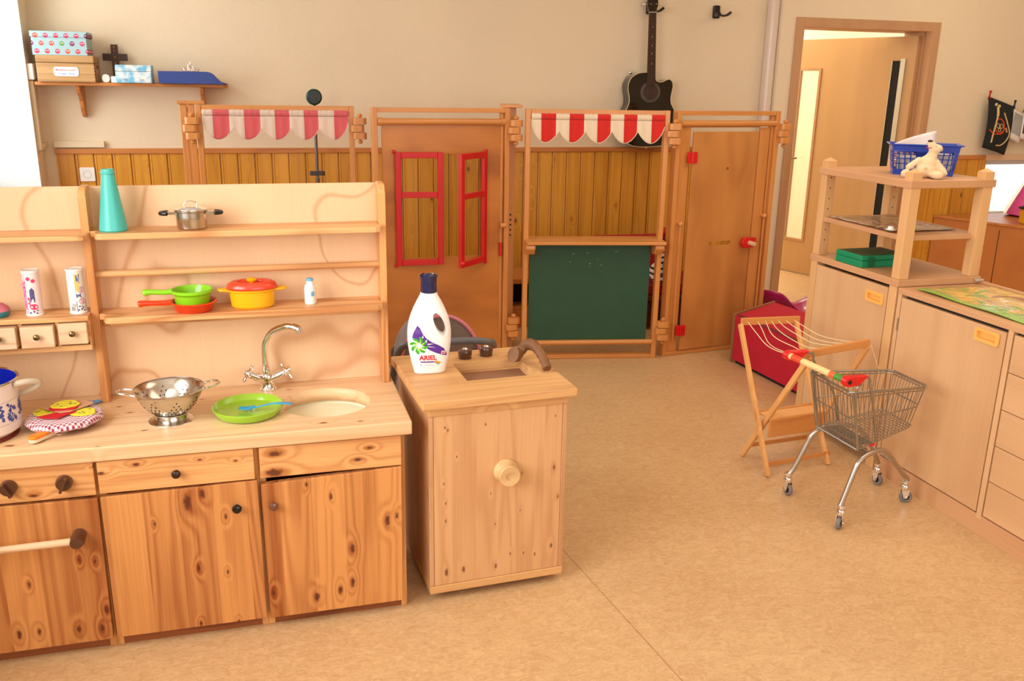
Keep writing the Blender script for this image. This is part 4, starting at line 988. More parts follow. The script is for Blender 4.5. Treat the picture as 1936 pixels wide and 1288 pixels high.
# D: door panel
t, W = panel('playhouse_door_panel', 'beech playhouse panel with plywood door, letter slot and red latch', (2.172, 4.478), (2.838, 4.550))
part('top_dowel', MB().cyl((.026, .008, 1.305), (W - .026, .008, 1.305), .0165, n=18), M_BEECHOX, t)
part('jamb_board', MB().box(.034, .016, .022, .098, .034, 1.288), M_BEECHO, t, .002)
part('jamb_board', MB().box(W - .118, .016, .022, W - .052, .034, 1.282), M_BEECHO, t, .002)
part('lintel_board', MB().box(.098, .026, 1.283, W - .118, .034, 1.292), M_BEECHOX, t)
MD = Matrix.Translation((.106, -.004, 0)) @ Matrix.Rotation(.025, 4, 'Z')
dr = part('play_door', MB().box(0, 0, .030, .432, .013, 1.262, MD), M_PLYO2, t, .002)
cut(dr, MB().prism(rrect(.150, .630, .300, .655, .012), -.1, .1, 'xz', MD))
cut(dr, MB().prism([(.235 + .012 * math.cos(2 * PI * k / 20), 1.058 + .012 * math.sin(2 * PI * k / 20)) for k in range(20)], -.1, .1, 'xz', MD))
for z in (1.125, .150): part('red_hinge', MB().prism(rrect(.070, z - .030, .130, z + .030, .004), -.016, -.005, 'xz').cyl((.100, -.016, z - .03), (.100, -.016, z + .03), .007), M_REDP, t, .001)
part('latch', MB().prism(rrect(.470, .612, .560, .670, .010), -.026, -.006, 'xz').cyl((.495, -.03, .641), (.495, -.006, .641), .032), M_REDP, t, .002, label='red plastic latch')
part('latch_knob', MB().cyl((.512, -.075, .640), (.512, -.026, .640), .013, n=18), M_LPINE, t)
for x, z in ((.052, .765), (W - .060, .790)): part('peg', MB().sph((x, -.014, z), .014).cyl((x, -.014, z), (x, .016, z), .009), M_BEECHO, t)
part('guide_rod', MB().cyl((.052, -.012, .10), (.052, -.012, .77), .005, n=10), M_BEECHO, t); part('guide_rod', MB().cyl((W - .060, -.012, .10), (W - .060, -.012, .79), .005, n=10), M_BEECHO, t)
part('inner_post', MB().box(W - .044, .018, 0, W - .028, .050, 1.348), M_BEECHO, t, .002)
hinge(t, W + .026, 1.235)

# ================================================================== THINGS BEHIND THE PLAYHOUSE
t = thing('microphone_stand', 'grey metal stand pole with a round green-rimmed drum on top', 'stand', (.325, 5.35, 0))
part('pole', MB().cyl((0, 0, .02), (0, 0, .95), .012).cyl((0, 0, .95), (0, 0, 1.30), .009).cyl((0, 0, 1.30), (0, 0, 1.36), .004), mat('grey_metal_pole', (124, 116, 112), .35, 1.0), t)
part('clamp', MB().prism(rrect(-.042, -.012, .042, .012, .01), .965, .99, 'xy'), mat('dark_clamp', (80, 74, 72), .4, .8), t)
part('base', MB().lathe([(0, 0), (.13, 0), (.13, .012), (.02, .025), (0, .025)], n=32), M_BLKPL, t)
M = Matrix.Translation((.0, -.002, 1.405)) @ Matrix.Rotation(PI / 2, 4, 'X')
hd = part('round_head', MB().lathe([(0, -.02), (.036, -.02), (.043, -.012), (.043, .012), (.036, .02), (0, .02)], n=32, M=M), mat('dark_green_rubber', (16, 40, 34), .4), t)
part('green_ring', MB().lathe([(.043, -.004), (.0455, 0), (.043, .008)], n=32, M=M), mat('bright_green', (12, 130, 84), .35), hd)
b = MB(); 
for x, z in ((-.012, .004), (.012, .004), (0, -.012)): b.sph((x, -.0225, 1.405 + z), .004, nu=10, nv=6)
part('face_dots', b, mat('brown_dots', (120, 72, 36), .5), hd)
part('rubber_collar', MB().cyl((0, 0, 1.335), (0, 0, 1.362), .008), M_BLKPL, t)

M_RC = mat('dark_red_cushion', (150, 22, 24), .8); M_DKW = wood('dark_brown_bench_wood', (124, 66, 36), (84, 40, 22), 0, 6, 4)
t = thing('low_bench', 'dark wooden bench with red cushion behind the shop front', 'bench', (2.45, 5.20, 0))
part('seat', MB().box(-.42, -.20, .20, .36, .20, .23), M_DKW, t, .003); part('cushion', MB().box(-.40, -.19, .23, .34, .19, .30), M_RC, t, .015, 3)
for x in (-.38, .28): part('leg_board', MB().box(x, -.18, 0, x + .04, .18, .20), M_DKW, t, .002)
part('front_board', MB().box(-.34, -.16, .02, .28, -.145, .20), mat('dark_red_board', (86, 24, 20), .6), t)
part('back_cushion', MB().box(-.40, .10, .305, .20, .19, .56), mat('red_pillow', (178, 30, 34), .85), t, .02, 3)
# zebra plush: head and body
def fused(name, balls, m, root, voxel=.006, smooth=4, label=None):
    b = MB()
    for c_, r, *R in balls: b.sph(c_, r, R[0] if R else None, nu=20, nv=12)
    o = part(name, b, m, root, auto=0)
    md = o.modifiers.new('r', 'REMESH'); md.mode = 'VOXEL'; md.voxel_size = voxel; md.use_smooth_shade = True
    ms = o.modifiers.new('s', 'SMOOTH'); ms.iterations = smooth; ms.factor = .6
    dg = bpy.context.evaluated_depsgraph_get(); dg.update()
    me = bpy.data.meshes.new_from_object(o.evaluated_get(dg), depsgraph=dg); o.modifiers.clear(); o.data = me
    for p in me.polygons: p.use_smooth = True
    if label: o['label'] = label
    return o
def zebra_mat():
    m = mat('zebra_plush', (240, 236, 228), .95, sheen=.4); q = NT(m); tc = q.n('TexCoord')
    wv = q.n('TexWave'); wv.inputs['Scale'].default_value = 9; wv.inputs['Distortion'].default_value = 3.5; wv.inputs['Detail'].default_value = 1.5; wv.bands_direction = 'Z'
    q.l(tc.outputs['Object'], wv.inputs['Vector']); f = q.mr(wv.outputs['Fac'], .62, .68)
    q.l(q.mix(f, lin((244, 240, 232)), lin((26, 24, 26))), q.b.inputs['Base Color']); return m
t = thing('zebra_plush', 'striped zebra plush toy sitting on the red cushioned bench', 'plush toy', (2.428, 5.10, .302), .35)
zh = fused('body', [((0, 0, .06), (.09, .07, .07)), ((.01, -.01, .16), (.062, .058, .075)), ((-.07, -.04, .03), (.035, .05, .03)), ((.07, -.04, .03), (.035, .05, .03)), ((.05, .01, .245), (.015, .01, .03)), ((-.035, .01, .245), (.015, .01, .03))], zebra_mat(), t)
part('muzzle', MB().sph((.0, -.062, .105), (.045, .036, .042)), mat('grey_plush', (140, 132, 128), .95), zh)
part('nostril', MB().sph((-.012, -.097, .115), .004, nu=8, nv=6).sph((.014, -.097, .115), .004, nu=8, nv=6), M_BLKPL, zh)
part('mane', MB().sph((.0, .02, .245), (.025, .035, .03)), mat('black_plush', (26, 22, 24), .95), zh)
single('toy_figure', 'small red and brown toy behind the zebra plush', 'toy', MB().sph((0, 0, .03), (.04, .035, .03)).box(.01, -.03, .03, .09, .03, .055), mat('red_toy', (190, 26, 28), .6)).location = (2.50, 5.245, .56)
t = thing('low_cabinet', 'low wooden cabinet with dark open compartment behind the folded frame', 'cabinet', (1.62, 5.44, 0))
part('body', MB().box(-.30, -.18, 0, .40, .18, .12).box(-.30, -.18, .12, .40, -.16, .14).box(-.30, -.18, .285, .40, .18, .315).box(-.30, -.18, .12, -.28, .18, .285).box(.38, -.18, .12, .40, .18, .285).box(-.28, .16, .12, .38, .18, .285), M_CUP, t, .002)
part('dark_inside', MB().box(-.28, .0, .14, .38, .01, .285), M_BLACK, t)
single('red_ball', 'small red ball on the low cabinet behind the folded frame', 'ball', MB().sph((0, 0, .028), (.028, .028, .028)), M_REDP).location = (1.66, 5.32, .3155)

# ================================================================== WALL SHELF AND WHAT STANDS ON IT
YS = 5.50
t = thing('wall_shelf', 'brown wooden wall shelf on two shaped brackets, upper left', 'shelf', (-.62, WY, 1.448))
part('shelf_board', MB().prism([(-.525, -.001), (-.525, -.175), (-.51, -.205), (.455, -.205), (.475, -.19), (.475, -.001)], 0, .018, 'xy'), M_SHELFW, t, .004, 3)
def bracket(x):
    p = [(-.001, 0), (-.155, 0), (-.158, -.018), (-.140, -.038), (-.105, -.060), (-.085, -.085), (-.075, -.120), (-.055, -.155), (-.030, -.172), (-.001, -.175)]
    part('bracket', MB().prism(p, x, x + .020, 'yz'), M_SHELFW, t, .003)
bracket(-.325); bracket(.322)
SH = 1.4661
def mon_mat():
    """pale blue paper printed with rows of small round coloured blobs"""
    m = mat('dotted_blue_paper', (168, 208, 208), .5); q = NT(m); tc = q.n('TexCoord'); sp = q.n('SeparateXYZ'); q.l(tc.outputs['Object'], sp.inputs[0])
    row = q.math('FLOOR', q.math('DIVIDE', sp.outputs[2], .040))
    xs = q.math('ADD', q.math('DIVIDE', sp.outputs[0], .050), q.math('MULTIPLY', q.math('MODULO', q.math('ABSOLUTE', row), 2.0), .5))
    fx = q.math('SUBTRACT', q.math('FRACT', xs), .5); fz = q.math('SUBTRACT', q.math('FRACT', q.math('DIVIDE', sp.outputs[2], .040)), .5)
    d = q.math('SQRT', q.math('ADD', q.math('POWER', q.math('MULTIPLY', fx, .050), 2.0), q.math('POWER', q.math('MULTIPLY', fz, .040), 2.0)))
    cell = q.math('ADD', q.math('MULTIPLY', row, 7.13), q.math('FLOOR', xs)); wn = q.n('TexWhiteNoise', noise_dimensions='1D'); q.l(cell, wn.inputs['W'])
    rp = q.n('ValToRGB'); rp.color_ramp.interpolation = 'CONSTANT'
    cols = [(206, 52, 84), (98, 150, 66), (118, 40, 84), (220, 84, 54), (62, 160, 170), (196, 60, 100)]
    el = rp.color_ramp.elements; el[0].position = 0; el[0].color = lin(cols[0]); el[1].position = 1 / 6; el[1].color = lin(cols[1])
    for k in range(2, 6): e = el.new(k / 6); e.color = lin(cols[k])
    q.l(wn.outputs['Value'], rp.inputs[0])
    c1 = q.mix(q.math('LESS_THAN', d, .0125), lin((156, 186, 188)), rp.outputs[0])
    ex = q.math('SUBTRACT', q.math('ABSOLUTE', q.math('MULTIPLY', fx, .050)), .0048); ez = q.math('SUBTRACT', q.math('MULTIPLY', fz, .040), .003)
    de = q.math('SQRT', q.math('ADD', q.math('POWER', ex, 2.0), q.math('POWER', ez, 2.0)))
    c2 = q.mix(q.math('LESS_THAN', de, .0026), c1, lin((250, 246, 240))); q.l(c2, q.b.inputs['Base Color']); return m
MON = mon_mat()
t = thing('slatted_wooden_box', 'wooden slatted box with a white lettered label, left on the wall shelf', 'box', (-.965, YS + .065, SH))
bx0, bx1 = -.148, .138
part('box_body', MB().box(bx0, -.10, 0, bx1, .09, .098), M_BOXW, t, .003); part('lid', MB().box(bx0, -.10, .100, bx1, .09, .137), M_BOXW, t, .004)
b = MB()
for k in range(6): b.box(bx1 - .001, -.101, .006 + k * .016, bx1 + .001, -.075, .014 + k * .016)
b.box(bx1 - .001, -.02, .07, bx1 + .001, .02, .09); part('finger_joint', b, mat('dark_joint', (92, 50, 26), .6), t)
lb = part('paper_label', MB().prism(rrect(-.065, .030, .058, .078, .014), -.1025, -.1005, 'xz'), M_WHITE, t, label='white label with coloured lettering')
b = MB(); b2 = MB()
add_text(b, 'Musikinstrumente', .0135, Matrix.Translation((-.004, -.1032, .0625)), .0002); add_text(b2, 'Gruppe - Anna', .0135, Matrix.Translation((-.004, -.1032, .0435)), .0002)
part('lettering', b, mat('letters_red', (214, 96, 96), .6), lb, auto=0); part('lettering', b2, mat('letters_blue', (96, 132, 196), .6), lb, auto=0)
t = thing('patterned_storage_box', 'pale blue cardboard box with colourful round creatures print, on top of the wooden box', 'box', (-.975, YS + .065, SH + .1375))
part('box_body', MB().box(-.148, -.095, 0, .122, .08, .092), MON, t, .002); part('lid', MB().box(-.152, -.099, .092, .127, .084, .122), MON, t, .002)
part('dark_end', MB().box(-.1505, -.095, .002, -.1485, .08, .09), mat('plum_edge', (84, 40, 60), .6), t)
# cross
t = thing('wooden_cross', 'dark carved wooden cross leaning behind the blue box', 'cross', (-.742, YS + .150, SH))
M_X = mat('carved_dark_wood', (70, 44, 34), .6, bump=1.0, bscale=120, var=.3)
part('cross_body', MB().prism([(-.018, 0), (.018, 0), (.018, .118), (.064, .118), (.064, .156), (.018, .156), (.018, .205), (-.018, .205), (-.018, .156), (-.064, .156), (-.064, .118), (-.018, .118)], 0, .016, 'xz'), M_X, t, .002)
b = MB()
for z in (.19, .17, .137, .105, .08): b.sph((0, -.001, z), (.006, .003, .006), nu=10, nv=6)
part('amber_inlay', b, mat('amber_inlay', (150, 92, 24), .4), t)
single('angel_ornament', 'small round-topped white ornament at the foot of the cross', 'ornament', MB().prism(rrect(-.020, 0, .020, .044, .019), 0, .012, 'xz'), mat('white_ceramic', (236, 230, 222), .3), bevel=.003).location = (-.778, YS - .01, SH)
single('photo_cube', 'tiny white and grey cube beside the round-topped ornament', 'ornament', MB().box(-.014, 0, 0, .014, .025, .034), [mat('white_ceramic', (236, 230, 222), .3)], bevel=.002).location = (-.738, YS - .01, SH)
# music box
t = thing('jewellery_box', 'sky blue cloud patterned jewellery box with a bottom drawer', 'box', (-.632, YS + .02, SH))
M_CL = mat('cloud_paper', (128, 194, 220), .5); q = NT(M_CL); tc = q.n('TexCoord'); q.l(q.mix(q.mr(q.noise(tc.outputs['Object'], 22, 4), .42, .62), lin((110, 184, 216)), lin((226, 232, 226))), q.b.inputs['Base Color'])
part('box_body', MB().box(-.092, -.06, 0, .092, .07, .060), M_CL, t, .002)
part('lid', MB().prism([(-.06, .0615), (-.06, .082), (-.045, .095), (.07, .095), (.07, .0615)], -.092, .092, 'yz'), M_CL, t, .002)
dd = part('drawer', MB().box(-.088, -.063, .004, .088, -.058, .028), M_CL, t, .001)
for x in (-.045, .045): part('drawer_pull', MB().tube([(x - .006, -.065, .019), (x, -.070, .016), (x + .006, -.065, .019)], .0012, 6), M_BRASS, dd)
# blue tray with cut-away front
t = thing('blue_magazine_file', 'dark blue card file lying on its side at the right of the wall shelf', 'file', (-.345, YS + .03, SH))
b = MB(); 
poly = [(-.155, .001), (-.155, .066), (.095, .066), (.112, .062), (.128, .050), (.145, .030), (.165, .012), (.205, .001)]
b.prism(poly, -.10, -.097, 'xz').prism(poly, .067, .070, 'xz').box(-.155, -.097, .063, .095, .067, .066).box(-.155, -.097, .001, .200, .067, .004).box(-.158, -.10, .001, -.155, .07, .066)
part('file_body', b, mat('dark_blue_card', (38, 66, 140), .4), t)
# tiara
t = thing('toy_tiara', 'silver toy tiara with pink stones on the blue file', 'tiara', (-.335, YS + .01, SH + .0665))
b = MB()
def arc(x, z, r, s_=1, sx=1, a0=-.5, a1=PI + .5): return cr([(x + sx * r * math.cos(a0 + (a1 - a0) * k / 8), -.035 + 1.6 * (x + sx * r * math.cos(a0 + (a1 - a0) * k / 8)) ** 2 * 6, z + s_ * r * math.sin(a0 + (a1 - a0) * k / 8)) for k in range(9)], 2)
for x, z, r in ((0, .026, .014), (-.024, .012, .010), (.024, .012, .010), (-.042, .007, .007), (.042, .007, .007), (0, .010, .008)): b.tube(arc(x, z, r), .0011, 6)
b.tube([(.052 * math.sin(a), .036 - .07 * math.cos(a), .001 + .0) for a in [-1.2 + 2.4 * k / 20 for k in range(21)]], .0014, 6)
b.tube([(0, -.035, .038), (0, -.035, .052)], .0012, 6).tube([(-.005, -.035, .047), (.005, -.035, .047)], .0012, 6)
part('band', b, M_CHROME, t)
b = MB()
for x, z in ((0, .026), (-.024, .011), (.024, .011), (-.042, .006), (.042, .006)): b.sph((x, -.037 + 9.6 * x * x, z), .0032, nu=8, nv=6)
part('stone', b, mat('pink_stone', (206, 60, 100), .15), t)
# room control on the left wall, socket in the wainscot
t = thing('wall_switch_unit', 'white wall-mounted control box on the left wall beside the shelf', 'control unit', (WX, 5.56, 1.475))
part('housing', MB().box(0, -.045, 0, .030, .045, .085), M_WHITE, t, .006, 3); part('side_display', MB().box(.0301, -.03, .02, .032, .03, .065), mat('clear_plastic', (210, 206, 200), .1), t)
t = thing('power_socket', 'white wall socket in the yellow wainscot behind the turquoise vase', 'power socket', (-.958, WY - .0135, .952))
part('cover_plate', MB().prism(rrect(-.040, -.040, .040, .040, .006), -.010, 0, 'xz'), M_WHITE, t, .002)
part('socket_cup', MB().lathe([(0, -.004), (.018, -.004), (.0195, .0115), (.022, .0115), (.022, 0)], n=28, M=Matrix.Rotation(PI / 2, 4, 'X')), mat('grey_white', (206, 204, 200), .4), t)
part('socket_holes', MB().cyl((-.009, -.005, 0), (-.009, -.003, 0), .003, n=10).cyl((.009, -.005, 0), (.009, -.003, 0), .003, n=10), M_BLACK, t)

# ================================================================== GUITAR
def guitar():
    t = thing('acoustic_guitar', 'black acoustic cutaway guitar hanging on the back wall', 'guitar', (2.510, 5.612, 1.105), 0, rot=(0, -.035, 0)); t.scale = (1.07, 1, 1)
    L = [(0, 0), (-.10, .008), (-.165, .045), (-.198, .11), (-.196, .17), (-.168, .225), (-.142, .275), (-.138, .32), (-.146, .365), (-.145, .405), (-.125, .445), (-.085, .470), (-.04, .476), (0, .476)]
    R = [(.022, .476), (.030, .440), (.045, .418), (.075, .414), (.10, .424), (.125, .430), (.143, .415), (.150, .385), (.143, .345), (.138, .315), (.142, .275), (.168, .225), (.196, .17), (.198, .11), (.165, .045), (.10, .008)]
    pts = [Vector((x, 0, z)) for x, z in L + R]
    loop = cr(pts, 5, True); poly = [(p.x, p.z) for p in loop]
    GB = mat('black_lacquer', (10, 10, 11), .12, coat=.8)
    body = part('body', MB().prism(poly, -.028, .070, 'xz'), GB, t, auto=40)
    part('binding', MB().tube([Vector((p.x * 1.0, -.028, p.z)) for p in loop], .0022, 6, closed=True), mat('cream_binding', (226, 206, 156), .4), t, label='cream binding line')
    MR = Matrix.Translation((0, -.0285, .352)) @ Matrix.Rotation(PI / 2, 4, 'X')
    part('sound_hole', MB().lathe([(0, .0005), (.045, .0005), (.045, 0)], n=40, M=MR), mat('hole_inside', (58, 38, 28), .6), t)
    for r in (.049, .056, .062): part('rosette', MB().lathe([(r, .0003), (r, .0010), (r + .0026, .0010), (r + .0026, .0003)], n=48, M=MR), mat('rosette_grey', (122, 112, 104), .35), t)
    FB = mat('rosewood', (58, 34, 24), .4)
    part('neck', MB().prism([(-.022, -.030), (.022, -.030), (.018, -.012), (-.018, -.012)], .476, .842, 'xy'), GB, t)
    part('fretboard', MB().prism([(-.028, .392), (.028, .392), (.0225, .842), (-.0225, .842)], -.037, -.0305, 'xz'), FB, t)
    b = MB(); sc = .645; z0 = .842
    for k in range(1, 20):
        z = z0 - sc * (1 - 2 ** (-k / 12)); 
        if z < .394: break
        hw = .0225 + .0055 * (z0 - z) / .45; b.box(-hw, -.0385, z - .0006, hw, -.037, z + .0006)
    part('fret_wires', b, M_BRASS, t)
    b = MB()
    for k in (3, 5, 7, 9, 12):
        z = z0 - sc * (1 - 2 ** (-(k - .5) / 12)); b.lathe([(0, .0006), (.003, .0004), (.003, 0)], n=10, M=Matrix.Translation((0, -.037, z)) @ Matrix.Rotation(PI / 2, 4, 'X'))
    part('fret_dots', b, mat('pearl', (220, 216, 206), .3), t)
    part('nut', MB().box(-.0225, -.041, .842, .0225, -.032, .846), mat('bone', (226, 214, 186), .4), t)
    hd = part('headstock', MB().prism([(-.022, .846), (.022, .846), (.034, .885), (.030, 1.01), (.012, 1.025), (-.012, 1.025), (-.030, 1.01), (-.034, .885)], -.034, -.018, 'xz'), GB, t, .002)
    for s_ in (-1, 1):
        for k in range(3):
            z = .892 + k * .040
            part('tuning_peg', MB().cyl((s_ * .030, -.026, z), (s_ * .046, -.026, z), .003, n=8).sph((s_ * .053, -.026, z), (.009, .004, .007), nu=12, nv=8).cyl((s_ * .018, -.036, z), (s_ * .018, -.046, z), .0035, n=10), M_CHROME, hd)
    part('bridge', MB().prism(rrect(-.080, .168, .080, .196, .010), -.034, -.0285, 'xz'), FB, t, .002)
    b = MB()
    for k in range(6):
        u = (k - 2.5); b.tube([(u * .0105, -.0385, .186), (u * .0068, -.0415, .843), (u * .0062, -.040, .90)], .0005, 5)
    part('strings', b, M_BRASS, t); part('strap_button', MB().sph((.0, .02, -.008), (.007, .007, .009), nu=12, nv=8).sph((-.115, .02, .478), (.012, .012, .012), nu=12, nv=8), M_CHROME, t)
guitar()
def hook(name, label, x, z, empty):
    t = thing(name, label, 'guitar hook', (x, WY, z))
    part('wall_plate', MB().prism(rrect(-.022, -.042, .022, .040, .010), -.026, 0, 'xz'), M_BLKPL, t, .004)
    part('arm', MB().tube([(0, -.02, -.002), (0, -.060, -.012)], .010, 10), M_BLKPL, t)
    for s_ in (-1, 1):
        part('fork', MB().tube(cr([(0, -.055, -.012), (s_ * .020, -.060, -.026), (s_ * .040, -.085, -.024), (s_ * .046, -.125, -.010)], 4), [.007] * 9 + [.009] * 4, 10), M_BLKPL, t)
    return t
hook('guitar_hook', 'empty black guitar hook on the wall right of the guitar', 2.985, 1.975, True)
hook('guitar_hook', 'black wall hook carrying the guitar by its headstock', 2.505, 1.985, False)
# ================================================================== TALL CABINET WITH OPEN SHELF TOP
TX = 2.35
t = thing('shelf_cabinet', 'tall beech cabinet with open post shelf on top, left of the low cabinet', 'cabinet', (TX, 2.835, 0))
kw = dict(world=True)
Y0, Y1, X1 = 2.838, 3.412, 2.730
for (x, y) in ((TX, Y0), (TX, Y1 - .046), (X1 - .046, Y0), (X1 - .046, Y1 - .046)):
    pz = MB().box(x, y, 0, x + .046, y + .046, .765)
    part('leg_post', pz, M_BEECHZ, t, .003, **kw)
    xx, yy = x + (.002 if x < 2.5 else -.002), y
    pz = MB().box(xx, yy, .7935, xx + .044, yy + .044, 1.200)
    a, c_ = 1.200, 1.215
    bmv = [(xx, yy), (xx + .044, yy), (xx + .044, yy + .044), (xx, yy + .044)]
    v = [pz.bm.verts.new((p[0], p[1], a)) for p in bmv]; ap = pz.bm.verts.new((xx + .022, yy + .022, c_))
    for k in range(4): pz._f([v[k], v[(k + 1) % 4], ap])
    pp_ = part('shelf_post', pz, M_BEECHZ, t, .0015, **kw)
    if y > 3:
        h = MB()
        for k in range(7): h.cyl((xx + .022, yy - .0008, .86 + .045 * k), (xx + .022, yy + .002, .86 + .045 * k), .0028, n=8)
        part('peg_holes', h, M_BLACK, pp_, **kw)
part('cabinet_body', MB().box(TX + .02, Y0 + .003, .06, X1 - .003, Y0 + .02, .765).box(TX + .02, Y1 - .02, .06, X1 - .003, Y1 - .003, .765).box(X1 - .02, Y0 + .02, .06, X1 - .004, Y1 - .02, .765).box(TX + .02, Y0 + .02, .06, X1 - .02, Y1 - .02, .08), M_BEECH, t, **kw)
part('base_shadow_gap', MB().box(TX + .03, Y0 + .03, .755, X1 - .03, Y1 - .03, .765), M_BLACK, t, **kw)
part('top_board', MB().box(TX - .004, Y0 - .006, .765, X1 + .004, Y1 + .004, .793), M_BEECHX, t, .003, **kw)
part('upper_shelf', MB().box(TX - .004, Y0 - .004, 1.142, X1 + .006, Y1 + .004, 1.172), M_BEECHX, t, .003, **kw)
part('middle_shelf', MB().box(TX + .012, Y0 + .02, .940, X1 - .008, Y1 - .02, .960), M_BEECHX, t, .002, **kw)
M_HND = wood('honey_plastic_handle', (238, 178, 92), (226, 158, 74), 1, 5, 2, .1, .1, .1, rough=.35)
def recessed_handle(parent, y, z, L=.108, H=.046):
    b = MB(); o = rrect(y - L / 2, z - H / 2, y + L / 2, z + H / 2, .008); i = rrect(y - L / 2 + .012, z - H / 2 + .011, y + L / 2 - .012, z + H / 2 - .011, .005)
    n = len(o)
    def ring(pts, x): return [b.bm.verts.new((x, p[0], p[1])) for p in pts]
    A, B, C_, D = ring(o, TX - .0005), ring(o, TX - .0055), ring(i, TX - .0055), ring(i, TX + .010)
    for u, v in ((A, B), (B, C_), (C_, D)):
        for k in range(n): b._f([u[k], u[(k + 1) % n], v[(k + 1) % n], v[k]])
    b._f(D)
    return part('handle', b, M_HND, parent, .0008, world=True, label='honey coloured recessed handle')
dr = part('door', MB().box(TX + .0, Y0 + .050, .080, TX + .018, Y1 - .050, .752), M_BEECH, t, .0015, **kw)
cut(dr, MB().box(-.02, 3.002 - 2.835 - .040, .690 - .011, .012, 3.002 - 2.835 + .040, .690 + .011)) if False else None
HY1 = 2.958
cut(dr, (lambda m_: m_)(MB().box(-.02, HY1 - 2.835 - .043, .697 - .013, .0125, HY1 - 2.835 + .043, .697 + .013)))
recessed_handle(dr, HY1, .697)

# ================================================================== LOW CABINET WITH DOOR AND DRAWERS
LY1, LY0, LX1, LZ = 2.828, 1.45, 2.735, .765
t = thing('low_drawer_cabinet', 'low beech cabinet with one door and a stack of drawers at the right edge', 'cabinet', (TX, 2.25, 0))
b = MB().box(TX + .002, LY1 - .020, 0, LX1, LY1, LZ - .022).box(TX + .002, LY0, 0, LX1, LY0 + .02, LZ - .022).box(TX + .002, 2.262, .06, LX1, 2.284, LZ - .022).box(LX1 - .012, LY0 + .02, 0, LX1, LY1 - .02, LZ - .022)
b.box(TX + .02, LY0 + .02, .06, LX1 - .012, LY1 - .02, .078)
part('cabinet_body', b, M_BEECH, t, .001, **kw)
part('top_board', MB().box(TX, LY0, LZ - .022, LX1, LY1, LZ), M_BEECHX, t, .0015, **kw)
part('top_edge_strip', MB().box(LX1 - .012, LY0, LZ + .0003, LX1 + .002, LY1 + .004, LZ + .012), M_BEECHX, t, .002, **kw)
part('plinth', MB().box(TX + .004, LY0 + .02, 0, TX + .02, LY1 - .02, .074), M_BEECHX, t, .001, **kw)
part('dark_gap', MB().box(TX + .021, LY0 + .03, .079, TX + .024, LY1 - .03, LZ - .023), M_BLACK, t, **kw)
dr = part('door', MB().box(TX + .001, 2.289, .080, TX + .019, 2.803, .731), M_BEECH, t, .0015, **kw)
HY2 = 2.365
cut(dr, MB().box(-.02, HY2 - 2.25 - .043, .697 - .013, .0125, HY2 - 2.25 + .043, .697 + .013))
recessed_handle(dr, HY2, .697)
part('door_hinge', MB().cyl((TX - .001, 2.806, .60), (TX - .001, 2.806, .65), .003, n=8), M_STEEL, dr, **kw)
zt = .731
for k in range(5):
    z0_ = .080 + k * .1312; part('drawer', MB().box(TX + .001, 1.70, z0_, TX + .019, 2.255, z0_ + .1285), wood('beech_drawer_front', (214, 172, 126), (184, 132, 88), 1, 3.0, 4, .25, .22, .45, stretch=.06), t, .0015, **kw)

part('door', MB().box(TX + .001, 1.47, .080, TX + .019, 1.680, .731), M_BEECH, t, .0015, **kw)
part('divider', MB().box(TX + .002, 1.682, .06, TX + .3, 1.698, LZ - .022), M_BEECH, t, .001, **kw)
# ---- what stands on the two cabinets
TOPZ = 1.1722
bx, by = 2.560, 2.975; brz = -.35
t = thing('blue_basket', 'blue plastic lattice basket holding papers on the top shelf', 'basket', (2.579, 3.070, TOPZ), -.59)
M_BL = mat('blue_basket_plastic', (24, 62, 170), .3, coat=.3)
def bk(u, v, z): # half widths grow with height
    k = 1 + z * 1.15; return Vector((u * .109 * k, v * .062 * k, z))
BH = .115
b = MB().box(-.109, -.062, 0, .109, .062, .003)
def quadwall(b, p, q_, z0, z1):
    v = [b.bm.verts.new(x) for x in (bk(*p, z0), bk(*q_, z0), bk(*q_, z1), bk(*p, z1))]; b._f(v)
cor = [(-1, -1), (1, -1), (1, 1), (-1, 1)]
for k in range(4):
    p, q_ = cor[k], cor[(k + 1) % 4]; L_ = lambda a: (p[0] + (q_[0] - p[0]) * a, p[1] + (q_[1] - p[1]) * a)
    quadwall(b, p, q_, 0, .022); quadwall(b, p, q_, .092, BH)
    for z in (.042, .062, .080): quadwall(b, p, q_, z, z + .0035)
    for a in (0, .09, .18, .27, .36, .40, .44, .48, .52, .56, .60, .68, .77, .86, .95): quadwall(b, L_(a), L_(min(1, a + (.04 if .35 < a < .58 else .022))), .022, .092)
    quadwall(b, L_(.36), L_(.56), .06, .092)
part('lattice_body', b, M_BL, t, solid=.002, auto=0)
b = MB()
o_ = [bk(*c_, BH) for c_ in cor]; o2 = [Vector((v.x * 1.10, v.y * 1.14, v.z + .004)) for v in o_]
for k in range(4): b._f([b.bm.verts.new(x) for x in (o_[k], o_[(k + 1) % 4], o2[(k + 1) % 4], o2[k])])
part('rim', b, M_BL, t, solid=.004)
single('paper_bundle', 'stack of folded pink and pale green papers inside the blue basket', 'papers', MB().box(-.095, -.052, .006, .015, .052, .070).box(.02, -.052, .006, .100, .052, .082), mat('mixed_papers', (214, 196, 186), .8, var=.5), bevel=.004).location = (2.579, 3.070, TOPZ)
single('paper_sheet', 'large white paper sheet sticking up out of the blue basket', 'paper', MB().grid(lambda u, v: Vector((-.095 + .20 * u, .02 * math.sin(3 * u) + .01 * v, .088 + (.030 + .052 * u) * v + .0)), 10, 6), mat('white_paper', (232, 220, 218), .8), solid=.0008).location = (2.545, 3.085, TOPZ)
for p_ in bpy.data.objects:
    if p_.name.startswith('paper_bundle'): p_.rotation_euler = (0, 0, -.59)
